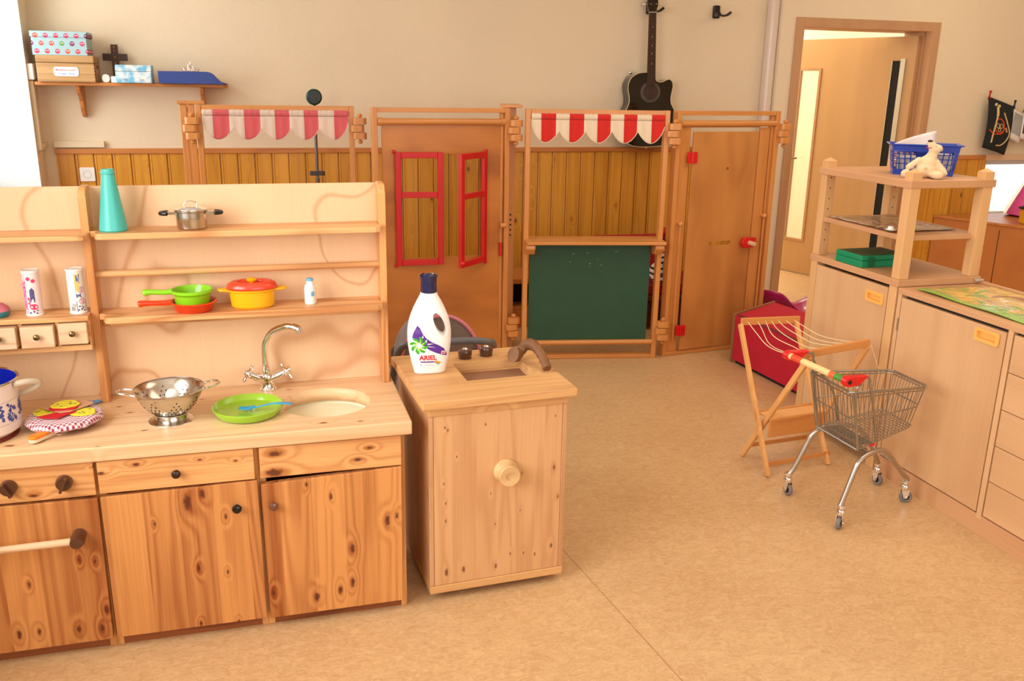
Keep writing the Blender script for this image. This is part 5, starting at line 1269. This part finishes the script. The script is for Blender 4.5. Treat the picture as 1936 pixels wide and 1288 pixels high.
# bear plush sitting on the shelf edge, nose up
t = thing('bear_plush', 'cream plush bear sitting on the top shelf in front of the blue basket', 'plush toy', (2.485, 2.932, TOPZ), -.60); t.scale = (1.12, .98, .90)
R_ = lambda ax, a: Matrix.Rotation(a, 4, ax)
bd = fused('body', [((0, .0, .034), (.036, .032, .036)), ((.004, .0, .064), (.030, .027, .034)), ((.012, -.001, .090), (.019, .018, .024)), ((.017, -.002, .108), (.017, .016, .020)), ((.021, -.004, .124), (.023, .021, .019), R_('Y', -.3)), ((.008, -.010, .138), (.015, .014, .015), R_('Y', -.9)), ((.002, -.013, .146), (.011, .011, .010)),
    ((.040, .004, .120), (.007, .004, .009)), ((.032, .018, .124), (.006, .005, .007)),
    ((-.026, -.008, .074), (.014, .012, .014)), ((-.038, -.014, .064), (.012, .011, .016), R_('Y', .8)), ((-.050, -.020, .052), (.0125, .011, .014), R_('Y', .7)), ((-.055, -.022, .046), (.0125, .012, .012)),
    ((.030, -.002, .066), (.013, .012, .015)), ((.042, -.006, .050), (.012, .011, .018), R_('Y', -.5)), ((.052, -.010, .034), (.0125, .011, .016), R_('Y', -.4)), ((.056, -.012, .022), (.013, .012, .014)),
    ((-.030, -.016, .016), (.022, .016, .014)), ((-.052, -.026, .015), (.018, .016, .014)), ((-.066, -.030, .018), (.015, .017, .0175)),
    ((.024, -.024, .016), (.020, .020, .014)), ((.030, -.042, .015), (.019, .018, .014)), ((.033, -.052, .018), (.021, .014, .0175))],
    mat('cream_plush', (232, 204, 162), .95, sheen=.5, bump=.5, bscale=500), t, voxel=.0032, smooth=5)
part('nose', MB().sph((.000, -.016, .1555), (.0085, .0075, .0055)), mat('brown_nose', (60, 22, 20), .6), t)
part('mouth', MB().tube(cr([(-.0110, -.021, .131), (-.006, -.0245, .1275), (.002, -.0250, .1275), (.006, -.0240, .129)]), .0016, 6), mat('red_mouth', (190, 30, 34), .7), t)
part('eye', MB().sph((.020, -.0245, .134), .0018, nu=8, nv=6), M_BLKPL, t); part('eye', MB().sph((-.010, -.014, .144), .0018, nu=8, nv=6), M_BLKPL, t)
part('belly_button', MB().lathe([(.0, .002), (.005, .0015), (.006, 0)], n=14, M=Matrix.Translation((-.004, -.0315, .042)) @ Matrix.Rotation(PI / 2, 4, 'X')), mat('tan_plush', (216, 180, 136), .95), t)
# laminated picture, tiny hat and green case on the lower shelves
def art(name, base, cols, scale):
    m = mat(name, base, .28, coat=.25); q = NT(m); tc = q.n('TexCoord'); n_ = q.noise(tc.outputs['Object'], scale, 3, 1.0)
    rp = q.n('ValToRGB'); rp.color_ramp.interpolation = 'CONSTANT'; el = rp.color_ramp.elements; K_ = len(cols)
    el[0].position = 0; el[0].color = lin(cols[0]); el[1].position = .40; el[1].color = lin(cols[1])
    for k in range(2, K_): e = el.new(.40 + .22 * (k - 1) / (K_ - 1)); e.color = lin(cols[k])
    q.l(n_, rp.inputs[0]); q.l(rp.outputs[0], q.b.inputs['Base Color']); return m
lam = MB().grid(lambda u, v: Vector((TX + .025 + .30 * v, Y0 + .10 + .42 * u, .9622 + .003 * math.sin(9 * u) * math.sin(7 * v) + .003)), 20, 14)
single('laminated_picture', 'glossy laminated picture in brown and violet lying on the middle shelf', 'picture', lam, art('picture_brown', (150, 120, 70), [(112, 88, 48), (168, 140, 90), (196, 168, 130), (128, 70, 84), (206, 180, 160)], 7), loc=(2.52, 3.15, .9622), solid=.0006)
t = thing('toy_hat', 'tiny white toy hat on the laminated picture', 'toy hat', (2.352 + .02, 2.945, .9705))
part('hat_body', MB().lathe([(.0, .0), (.020, .0), (.021, .002), (.012, .004), (.0105, .013), (.008, .014), (0, .014)], n=24), M_WHITE, t)
t = thing('green_case', 'flat green plastic case with latch on the cabinet top under the shelves', 'case', (2.45, 3.15, .7935), .03)
M_GC = mat('green_plastic', (8, 138, 92), .35)
part('case_body', MB().box(-.10, -.080, 0, .125, .090, .028), M_GC, t, .003, 3); lidg = part('lid', MB().box(-.10, -.080, .0290, .125, .090, .050), M_GC, t, .003, 3)
part('latch', MB().box(-.07, -.086, .006, -.045, -.0805, .046), mat('dark_green_plastic', (6, 96, 60), .4), t, .001)
part('dust_top', MB().box(-.094, -.074, .0502, .119, .084, .0506), mat('worn_green', (58, 88, 52), .6, var=.4), lidg)  # darker mottled green sheet over the lid
# poster in foil on the low cabinet
def foil_mat():
    m = art('picture_green_yellow', (220, 170, 60), [(150, 78, 34), (226, 176, 60), (232, 188, 84), (120, 178, 60), (222, 168, 70)], 5); q = NT(m)
    tc = q.n('TexCoord'); sp = q.n('SeparateXYZ'); q.l(tc.outputs['Object'], sp.inputs[0])
    g = q.mr(q.math('ADD', sp.outputs[0], q.math('MULTIPLY', q.noise(tc.outputs['Object'], 8, 3), .09)), -.062, -.052, 1, 0)
    old = q.b.inputs['Base Color'].links[0].from_socket; q.l(q.mix(g, old, lin((136, 190, 66))), q.b.inputs['Base Color'])
    h = q.noise(tc.outputs['Object'], 26, 4, 2.0); bp = q.n('Bump'); bp.inputs['Strength'].default_value = .9; bp.inputs['Distance'].default_value = .006; q.l(h, bp.inputs['Height'])
    q.l(bp.outputs[0], q.b.inputs['Normal']); q.l(bp.outputs[0], q.b.inputs['Coat Normal']); q.b.inputs['Coat Weight'].default_value = 1.0; q.b.inputs['Coat Roughness'].default_value = .05
    return m
pst = MB().grid(lambda u, v: Vector((2.385 + .335 * v - .03 * u * v, 2.775 - .55 * u - .03 * v, LZ + .003 + .004 * (math.sin(11 * u + 3 * v) * .5 + .5) + .003 * (math.sin(19 * v + 5 * u) * .5 + .5))), 40, 24)
single('foil_wrapped_poster', 'foil wrapped green and yellow animal poster lying on the low cabinet', 'poster', pst, foil_mat(), loc=(2.54, 2.5, LZ), solid=.0006)
single('grey_door_wedge', 'small grey plastic clip at the back corner of the low cabinet', 'clip', MB().prism(rrect(-.018, -.01, .018, .01, .006), 0, .008, 'xy'), mat('pale_grey', (186, 172, 156), .5), bevel=.002).location = (2.715, 2.820, LZ + .0125)

# ================================================================== CLOTHES AIRER
t = thing('toy_clothes_airer', 'folding wooden toy clothes airer with slack cords beside the shelf cabinet', 'clothes airer', (2.04, 2.96, 0))
F1, F2, F3, F4 = Vector((1.889, 3.087, 0)), Vector((1.893, 2.864, 0)), Vector((2.201, 2.912, 0)), Vector((2.199, 3.112, 0))
L0, L1 = Vector((1.872, 3.150, .572)), Vector((2.145, 3.150, .566))
R0, R1 = Vector((1.905, 2.735, .553)), Vector((2.215, 2.785, .565))
def leg(a, c_, o=0):
    a = Vector(a) + Vector((o, 0, .006)); c_ = Vector(c_) + Vector((o, 0, 0)); part('leg', MB().beam(a, c_, .014, .024, (0, 1, .6)), M_RACK, t, .002, **kw)
leg(F2, L0 + Vector((.006, 0, -.01)), -.008); leg(F3, L1 + Vector((-.006, 0, -.01)), -.008)
leg(F1, R0 + Vector((.012, 0, -.01)), .009); leg(F4, R1 + Vector((-.012, 0, -.01)), .009)
part('end_bar', MB().beam(L0, L1, .012, .030), M_RACKX, t, .002, **kw); part('end_bar', MB().beam(R0, R1, .014, .030), M_RACKX, t, .003, **kw)
part('low_crossbar', MB().beam((1.89, 2.880, .050), (2.205, 2.925, .050), .007, .018), M_RACKX, t, .001, **kw)
part('low_crossbar', MB().beam((1.90, 3.055, .060), (2.195, 3.080, .060), .007, .018), M_RACKX, t, .001, **kw)
for (y, z) in ((2.905, .185),):
    part('tray_board', MB().beam((1.905, y + .016, z), (2.19, y + .05, z), .012, .075), M_RACKX, t, .002, **kw)
    part('tray_board', MB().beam((1.905, y + .10, z + .042), (2.19, y + .13, z + .042), .016, .010), M_RACKX, t, .002, **kw)
    part('tray_board', MB().beam((1.905, y + .055, z + .040), (2.19, y + .085, z + .040), .075, .007), M_RACK, t, .001, **kw)
part('hinge_screw', MB().cyl((1.875, 2.99, .262), (1.886, 2.99, .262), .006, n=10), M_BRASS, t, **kw)
M_CORD = mat('cream_cord', (232, 208, 160), .8)
for k in range(7):
    u = .10 + .80 * k / 6; a = L0.lerp(L1, u) + Vector((0, -.008, 0)); c_ = R0.lerp(R1, min(.97, u * 1.02)) + Vector((0, .008, .008))
    sag = (.062, .075, .058, .050, .040, .036, .030)[k]
    pts = [a.lerp(c_, s_ / 14) + Vector(((.010 if k in (1, 2) else .004) * math.sin(s_ * .9 + k), 0, -sag * math.sin(PI * s_ / 14) ** .8)) for s_ in range(15)]
    part('cord', MB().tube(cr(pts, 2), .0017, 6), M_CORD, t, **kw)
part('loose_cord', MB().tube(cr([R1 + Vector((.006, -.006, -.01)), R1 + Vector((.028, -.01, -.06)), R1 + Vector((.044, -.02, -.11)), R1 + Vector((.05, -.02, -.155))], 4), .0011, 5), M_CORD, t, **kw)

# ================================================================== TOY SHOPPING CART
t = thing('toy_shopping_cart', 'small wire shopping cart with wooden handle and red grips in front of the cabinets', 'shopping cart', (2.07, 2.56, 0))
W1, W2, W3, W4 = Vector((1.876, 2.702, 0)), Vector((1.898, 2.420, 0)), Vector((2.275, 2.700, 0)), Vector((2.283, 2.545, 0))
def castor(w_, rz, name='castor'):
    M = Matrix.Translation((w_.x, w_.y, 0)) @ Matrix.Rotation(rz, 4, 'Z')
    c0 = Matrix.Translation((w_.x, w_.y, 0)) @ Matrix.Rotation(rz, 4, 'Z') @ Matrix.Translation((0, .012, 0))
    o = part(name, MB().lathe([(0, .052), (.015, .052), (.017, .058), (.017, .066), (.014, .072), (.009, .074), (.009, .080), (.0155, .081), (.0155, .087), (.013, .090), (0, .090)], n=24, M=c0)
             .prism([(-.012, .056), (.016, .056), (.010, .034), (.006, .018), (-.006, .018), (-.012, .035)], -.0115, -.009, 'yz', c0 @ Matrix.Translation((0, -.002, 0)))
             .prism([(-.012, .056), (.016, .056), (.010, .034), (.006, .018), (-.006, .018), (-.012, .035)], .009, .0115, 'yz', c0 @ Matrix.Translation((0, -.002, 0)))
             .cyl(M @ Vector((-.014, .008, .0235)), M @ Vector((.014, .008, .0235)), .0035, n=10), M_CHROME, t, **kw)
    MW = M @ Matrix.Translation((0, .006, .0235)) @ Matrix.Rotation(PI / 2, 4, 'Y')
    part('wheel', MB().lathe([(.013, -.0065), (.020, -.0075), (.0235, -.004), (.0235, .004), (.020, .0075), (.013, .0065)], n=32, M=MW, closed=True), mat('grey_rubber', (122, 116, 112), .6), o, **kw)
    part('hub', MB().lathe([(0, -.005), (.0132, -.004), (.0132, .004), (0, .005)], n=24, M=MW), M_BLKPL, o, **kw)
castor(W1, .1); castor(W2, -.9); castor(W3, .15); castor(W4, 1.2)
M_TB = mat('cart_tube_chrome', (188, 182, 172), .3, 1.0)
def side_arch(a, pts, c_):
    part('leg_arch', MB().tube(cr([a + Vector((0, 0, .085))] + pts + [c_ + Vector((0, 0, .085))], 7), .0092, 14), M_TB, t, **kw)
side_arch(W2 + Vector((.004, .010, 0)), [Vector((1.911, 2.431, .108)), Vector((1.950, 2.437, .218)), Vector((1.966, 2.440, .246)), Vector((1.993, 2.444, .262)), Vector((2.032, 2.450, .272)), Vector((2.075, 2.460, .268)), Vector((2.118, 2.474, .238)), Vector((2.180, 2.500, .178)), Vector((2.245, 2.528, .118)), Vector((2.270, 2.542, .100))], W4 + Vector((-.006, .010, 0)))
side_arch(W1 + Vector((.0, .010, 0)), [Vector((1.890, 2.708, .108)), Vector((1.930, 2.700, .208)), Vector((1.946, 2.696, .245)), Vector((1.972, 2.692, .268)), Vector((2.02, 2.688, .276)), Vector((2.10, 2.686, .272)), Vector((2.16, 2.688, .240)), Vector((2.225, 2.696, .160)), Vector((2.258, 2.704, .108))], W3 + Vector((-.004, .010, 0)))
part('cross_wire', MB().tube([(2.04, 2.468, .252), (2.04, 2.68, .256)], .003, 8).tube([(2.18, 2.502, .178), (2.18, 2.69, .205)], .003, 8), M_WIRE, t, **kw)
# basket: rim, bottom and side wires
RT = [Vector((1.900, 2.435, .503)), Vector((2.222, 2.452, .497)), Vector((2.232, 2.662, .492)), Vector((1.905, 2.690, .500))]   # near-left, near-right, far-right, far-left
BT = [Vector((1.958, 2.448, .285)), Vector((2.195, 2.474, .345)), Vector((2.200, 2.652, .345)), Vector((1.945, 2.676, .288))]
def bp(u, v, z): # u along the length, v across, z 0..1 bottom->rim
    a = BT[0].lerp(BT[1], u).lerp(BT[3].lerp(BT[2], u), v); c_ = RT[0].lerp(RT[1], u).lerp(RT[3].lerp(RT[2], u), v); return a.lerp(c_, z)
def loop_(z, r, n=6, ins=.06):
    pts = [bp(ins, 0, z), bp(1 - ins, 0, z), bp(1, ins * 1.3, z), bp(1, 1 - ins * 1.3, z), bp(1 - ins, 1, z), bp(ins, 1, z), bp(0, 1 - ins * 1.3, z), bp(0, ins * 1.3, z)]
    return MB().tube(pts, r, n, closed=True)
part('rim_wire', loop_(1, .0045, 10), M_WIRE, t, **kw)
for z in (.93, .52, .0): part('hoop_wire', loop_(z, .0024), M_WIRE, t, **kw)
NU, NV = 15, 13
b = MB()
for i in range(NU + 1):
    u = i / NU
    for v in (0, 1):
        if .02 < u < .99: b.tube([bp(u, v, 0), bp(u, v, 1)], .0013, 5)
part('side_wires', b, M_WIRE, t, **kw)['kind'] = 'stuff'
b = MB()
for i in range(1, NV):
    v = i / NV; b.tube([bp(0, v, 0), bp(0, v, 1)], .0013, 5).tube([bp(1, v, 0), bp(1, v, 1)], .0013, 5)
part('end_wires', b, M_WIRE, t, **kw)['kind'] = 'stuff'
b = MB()
for i in range(0, 19): b.tube([bp(i / 18, 0, 0), bp(i / 18, 1, 0)], .0012, 5)
for i in range(1, 14): b.tube([bp(0, i / 14, 0), bp(1, i / 14, 0)], .0012, 5)
part('bottom_wires', b, M_WIRE, t, **kw)['kind'] = 'stuff'
part('corner_wire', MB().tube([bp(.0, .0, 0), bp(0, 0, 1)], .0034, 8).tube([bp(0, 1, 0), bp(0, 1, 1)], .0034, 8).tube([bp(0, 0, 0), bp(0, 1, 0)], .0042, 8), M_WIRE, t, **kw)
part('child_flap', MB().box(1.965, 2.475, .2915, 2.035, 2.655, .294), mat('wire_plate', (150, 146, 138), .4, 1.0), t, **kw)
part('red_tag', MB().prism([(2.010, .292), (2.028, .297), (2.026, .305), (2.008, .300)], 2.4485, 2.4500, 'xz'), M_REDP, t, label='small red tag on the basket corner', **kw)
# handle
H0, H1 = Vector((1.818, 2.706, .563)), Vector((1.858, 2.425, .556))
hb = part('handle_bar', MB().cyl(H0, H1, .0118, n=24), mat('pale_wood_handle', (240, 206, 140), .35), t, label='pale wooden push handle', **kw)
dh = (H1 - H0)
for u0, u1, m_ in ((.07, .25, mat('orange_sticker', (232, 74, 34), .4)), (.74, .83, mat('orange_sticker2', (232, 104, 50), .4)), (.83, .96, mat('green_sticker', (70, 142, 48), .4))):
    part('sticker', MB().cyl(H0 + dh * u0, H0 + dh * u1, .01195, n=24), m_, hb, **kw)
for P, tgt in ((H0, Vector((1.872, 2.700, .566))), (H1, Vector((1.916, 2.430, .556)))):
    d_ = dh.normalized(); s_ = -1 if P is H0 else 1; c_ = P + d_ * s_ * .004
    up = Vector((0, 0, 1)); fx = (tgt - P).normalized()
    o = MB()
    poly = []
    for k in range(13):
        a = PI / 2 + PI * k / 12; poly.append((.018 * math.cos(a), .018 * math.sin(a)))
    L_ = (tgt - P).length
    poly += [(L_ * .72, -.017), (L_ + .022, .015)]
    MX = Matrix((fx, d_, fx.cross(d_))).transposed().to_4x4(); MX.translation = c_
    if MX.to_3x3().col[2].z < 0: MX = MX @ Matrix.Diagonal((1, 1, -1, 1))
    g = part('handle_grip', o.prism(poly, -.013, .013, 'xz', MX), M_REDP, t, .004, 3, label='red plastic handle end', **kw)
    part('grip_screw', MB().lathe([(0, .0), (.0075, 0), (.0075, .003), (0, .004)], n=18, M=Matrix.Translation(c_ + d_ * s_ * .0125) @ d_.to_track_quat('Z', 'Y').to_matrix().to_4x4() @ (Matrix.Rotation(PI, 4, 'X') if s_ < 0 else Matrix.Identity(4))), M_BLKPL, g, **kw)
    e0 = tgt + Vector((.010, 0, .006)); v = 1 if P is H0 else 0
    part('handle_support', MB().tube(cr([e0 - fx * .03, e0 + fx * .012, e0 + fx * .030 + Vector((0, 0, -.010)), e0 + fx * .040 + Vector((0, 0, -.045)), bp(.27, v, .6) + Vector((0, -.003 if v == 0 else .003, 0)), bp(.33, v, .0)], 5), .0045, 10), M_WIRE, t, **kw)
    part('handle_support', MB().tube(cr([tgt - Vector((.012, 0, .014)), tgt + Vector((.006, 0, -.018)), bp(.03, v, .97), bp(.0, v, .0)], 5), .0045, 10), M_WIRE, t, **kw)

# ================================================================== RED BOX, CHAIR, CUPBOARD, HANGING THINGS
t = thing('red_felt_box', 'low red felt covered box with wooden edges behind the clothes airer', 'box', (2.517, 4.30, 0))
A_, B_, C2, D_ = (2.515, 4.295), (2.560, 3.62), (3.02, 3.66), (2.900, 4.52)
M_RF = mat('crimson_felt', (196, 26, 48), .95, bump=.5, bscale=400, var=.08)
part('felt_body', MB().prism([A_, B_, C2, D_], .018, .276, 'xy'), M_RF, t, .004, **kw)
part('worn_edge', MB().beam((2.530, 4.285, .2768), (2.562, 3.63, .2768), .030, .0012), mat('worn_dark_felt', (120, 30, 44), .95), t, **kw)
part('corner_edge', MB().beam((2.512, 4.300, .0), (2.512, 4.300, .280), .013, .012, (0, 1, 0)).beam((2.512, 4.302, .277), (2.900, 4.526, .277), .010, .010), mat('wood_edge', (156, 112, 70), .5), t, .001, **kw)
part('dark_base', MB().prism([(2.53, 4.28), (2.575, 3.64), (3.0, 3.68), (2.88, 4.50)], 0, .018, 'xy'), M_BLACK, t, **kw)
t = thing('magenta_chair', 'magenta moulded plastic chair shell behind the red box', 'chair', (3.22, 4.35, 0)); t.location = (3.22, 4.35, 0)
RIM = cr([Vector(p) for p in ((2.88, 4.86, .285), (2.945, 4.75, .298), (2.985, 4.71, .298), (3.035, 4.655, .285), (3.055, 4.58, .242), (3.075, 4.50, .212), (3.13, 4.42, .190), (3.30, 4.36, .18), (3.50, 4.45, .20), (3.66, 4.70, .24), (3.66, 4.92, .235), (3.56, 5.0, .212), (3.47, 5.0, .181), (3.40, 5.0, .156), (3.30, 4.97, .143), (3.15, 4.98, .16), (2.98, 4.96, .24))], 4, True)
def shell(u, v):
    k = u * len(RIM); r = RIM[int(k) % len(RIM)]; c_ = Vector((3.30, 4.72, .085))
    p = c_.lerp(r, v); p.z = c_.z + (r.z - c_.z) * v ** 2.2 - Vector((3.22, 4.35, 0)).z; return p - Vector((3.22, 4.35, 0)) + Vector((.04, -.41, 0)) * 0
M_MG = mat('magenta_plastic', (176, 20, 92), .3, coat=.3)
part('seat_shell', MB().grid(shell, len(RIM), 10), M_MG, t, solid=.008, auto=0)
for x in (-.16, .16):
    for y in (-.15, .15): part('leg', MB().cyl((x * .8 + .08, y * .8 + .37, .088), (x + .08, y + .37, 0), .010, n=12), M_STEEL, t)
part('green_spot', MB().cyl((.08, .30, .100), (.08, .30, .106), .016, n=16), mat('lime_green_spot', (170, 200, 60), .5), t)
# cupboard under the low mirror opening
t = thing('low_wall_cupboard', 'orange beech cupboard under the low window at the right', 'cupboard', (5.0, 5.2, 0))
p0, p1 = Vector((4.86, 5.575, 0)), Vector((5.40, 4.20, 0))
nrm = Vector((.938, .345, 0))
b = MB().prism([(p0.x, p0.y), (p1.x, p1.y), (p1.x + nrm.x * .9, p1.y + nrm.y * .9), (6.2, 5.55)], .0, .580, 'xy')
part('cupboard_body', b, M_CUP, t, .002, **kw)
part('top_board', MB().prism([(p0.x - .01, p0.y), (p1.x - .01, p1.y - .01), (p1.x + nrm.x * .9, p1.y + nrm.y * .9), (6.2, 5.56)], .582, .600, 'xy'), M_SHELFW, t, .003, **kw)
for k in (.33, .66): q0 = p0.lerp(p1, k) - nrm * .001; part('door_gap', MB().beam(q0 + Vector((0, 0, .05)), q0 + Vector((0, 0, .55)), .003, .003, (0, 1, 0)), M_BLACK, t, **kw)
# school cone wrapped in cellophane
t = thing('wrapped_school_cone', 'pink cone gift wrapped in clear cellophane standing before the low window', 'gift cone', (5.475, 5.40, .601))
part('paper_cone', MB().lathe([(0, 0), (.105, 0), (.105, .01), (.020, .30), (0, .31)], n=28, M=Matrix.Rotation(.18, 4, 'Y')), mat('pink_cone_paper', (226, 84, 150), .5, var=.25), t)
m_ = mat('cellophane', (255, 240, 250), .05, trans=1.0, spec=.8, bump=1.0, bscale=40); m_.node_tree.nodes['Principled BSDF'].inputs['IOR'].default_value = 1.1
part('cellophane', MB().lathe([(.115, 0), (.112, .05), (.07, .18), (.028, .30), (.05, .36)], n=20, M=Matrix.Rotation(.18, 4, 'Y')), m_, t, label='clear cellophane wrap')
single('yellow_felt_bag', 'yellow cloth bag with black opening before the pink cone', 'bag', MB().box(-.055, -.04, 0, .10, .05, .105), mat('yellow_cloth', (224, 158, 24), .9), bevel=.012, seg=3).location = (5.215, 5.05, .6005)
single('black_felt_cap', 'black cloth cap lying on the yellow bag', 'cap', MB().lathe([(0, 0), (.085, 0), (.085, .008), (.06, .012), (.05, .030), (0, .036)], n=24), mat('black_cloth', (26, 24, 24), .9)).location = (5.225, 5.055, .7065)
# line with pirate cloth and photos
YL = 5.555
single('hanging_line', 'thin string along the wall above the low window', 'string', MB().tube(cr([(5.10, YL + .01, 1.475), (5.20, YL, 1.455), (5.38, YL, 1.400), (5.50, YL, 1.375), (5.80, YL, 1.40), (6.2, YL, 1.45)], 5), .0015, 6), M_CORD)
t = thing('pirate_cloth', 'black cloth with painted skull and bones clipped to the string', 'cloth', (5.27, YL, 1.25))
def pc(u, v):
    a = Vector((5.150, YL, 1.462)).lerp(Vector((5.392, YL, 1.392)), u); c_ = Vector((5.150, YL, 1.098)).lerp(Vector((5.372, YL, 1.040)), u)
    p = a.lerp(c_, v); p.y -= .012 + .030 * v * (.5 + .5 * math.sin(4 * u)) + .02 * math.sin(PI * v); return p
part('cloth', MB().grid(pc, 16, 16), mat('black_canvas', (28, 32, 30), .9, bump=.4, bscale=300), t, solid=.0015, world=True)
def pcn(u, v): return pc(u, v) + Vector((0, -.0022, 0))
M_BN = mat('bone_paint', (216, 186, 130), .8); M_OR = mat('orange_paint_mark', (222, 72, 34), .8)
b = MB()
b.tube(cr([pcn(u, v) for u, v in ((.36, .14), (.36, .3), (.30, .5), (.26, .7), (.25, .86))], 4), [.010] * 5 + [.006] * 12, 6)
b.tube(cr([pcn(u, v) for u, v in ((.62, .20), (.78, .38), (.93, .55), (.88, .70), (.68, .84), (.46, .88))], 4), .005, 6)
b.sph(pcn(.30, .10), (.014, .004, .012), nu=10, nv=6).sph(pcn(.42, .11), (.014, .004, .012), nu=10, nv=6)
part('bone_painting', b, M_BN, t, world=True)
b = MB().tube([pcn(.48 + .19 * math.cos(a), .50 + .15 * math.sin(a)) for a in [2 * PI * k / 20 for k in range(20)]], .0042, 6, closed=True)
b.tube(cr([pcn(u, v) for u, v in ((.10, .62), (.30, .68), (.55, .62), (.66, .54))], 4), .004, 6)
part('headscarf_painting', b, M_OR, t, world=True)
b = MB()
for u, v, r in ((.40, .50, .020), (.55, .48, .020), (.48, .57, .016), (.76, .50, .009), (.80, .54, .009)):
    b.tube([pcn(u + r * 3.2 * math.cos(a), v + r * 2.2 * math.sin(a)) for a in [2 * PI * k / 12 for k in range(12)]], .0026, 5, closed=True)
part('skull_painting', b, M_BN, t, world=True)
def peg(label, x, z, m):
    o = single('clothes_peg', label, 'clothes peg', MB().beam((-.004, 0, -.030), (.012, -.004, .032), .008, .007, (0, 1, 0)).beam((.004, -.006, -.030), (-.006, -.010, .034), .008, .007, (0, 1, 0)), m, bevel=.001, group='clothes pegs on the string'); o.location = (x, YL - .006, z)
peg('red clothes peg holding the left corner of the pirate cloth', 5.160, 1.470, mat('red_peg', (186, 26, 30), .4)); peg('dark blue clothes peg at the right corner of the pirate cloth', 5.395, 1.405, mat('blue_peg', (24, 42, 66), .4)); peg('brown wooden clothes peg holding the hanging photos', 5.495, 1.380, mat('brown_peg', (122, 76, 48), .5))
def photo(label, x0, x1, z0, z1, m, y):
    t = thing('hanging_photo', label, 'photo', ((x0 + x1) / 2, y, z0), group='photos on the string'); w_ = (x1 - x0) / 2
    part('paper', MB().grid(lambda u, v: Vector((-w_ + 2 * w_ * u, -.006 * math.sin(PI * u), (z1 - z0) * (1 - v) - .04 * u * 1.0)), 8, 8), mat('photo_paper', (232, 222, 216), .25), t, solid=.001)
    part('print', MB().grid(lambda u, v: Vector((-w_ * .86 + 1.72 * w_ * u, -.006 * math.sin(PI * (.07 + .86 * u)) - .0012, (z1 - z0) * (.93 - .70 * v) - .04 * (.07 + .86 * u))), 8, 8), m, t)
photo('pale grey photo next to the pirate cloth', 5.398, 5.50, 1.16, 1.372, mat('print_grey_blue', (176, 176, 172), .3, var=.4), YL - .012)
photo('dark brown photo at the right frame edge', 5.485, 5.68, 1.16, 1.345, mat('print_dark_brown', (86, 52, 40), .3, var=.5), YL - .020)
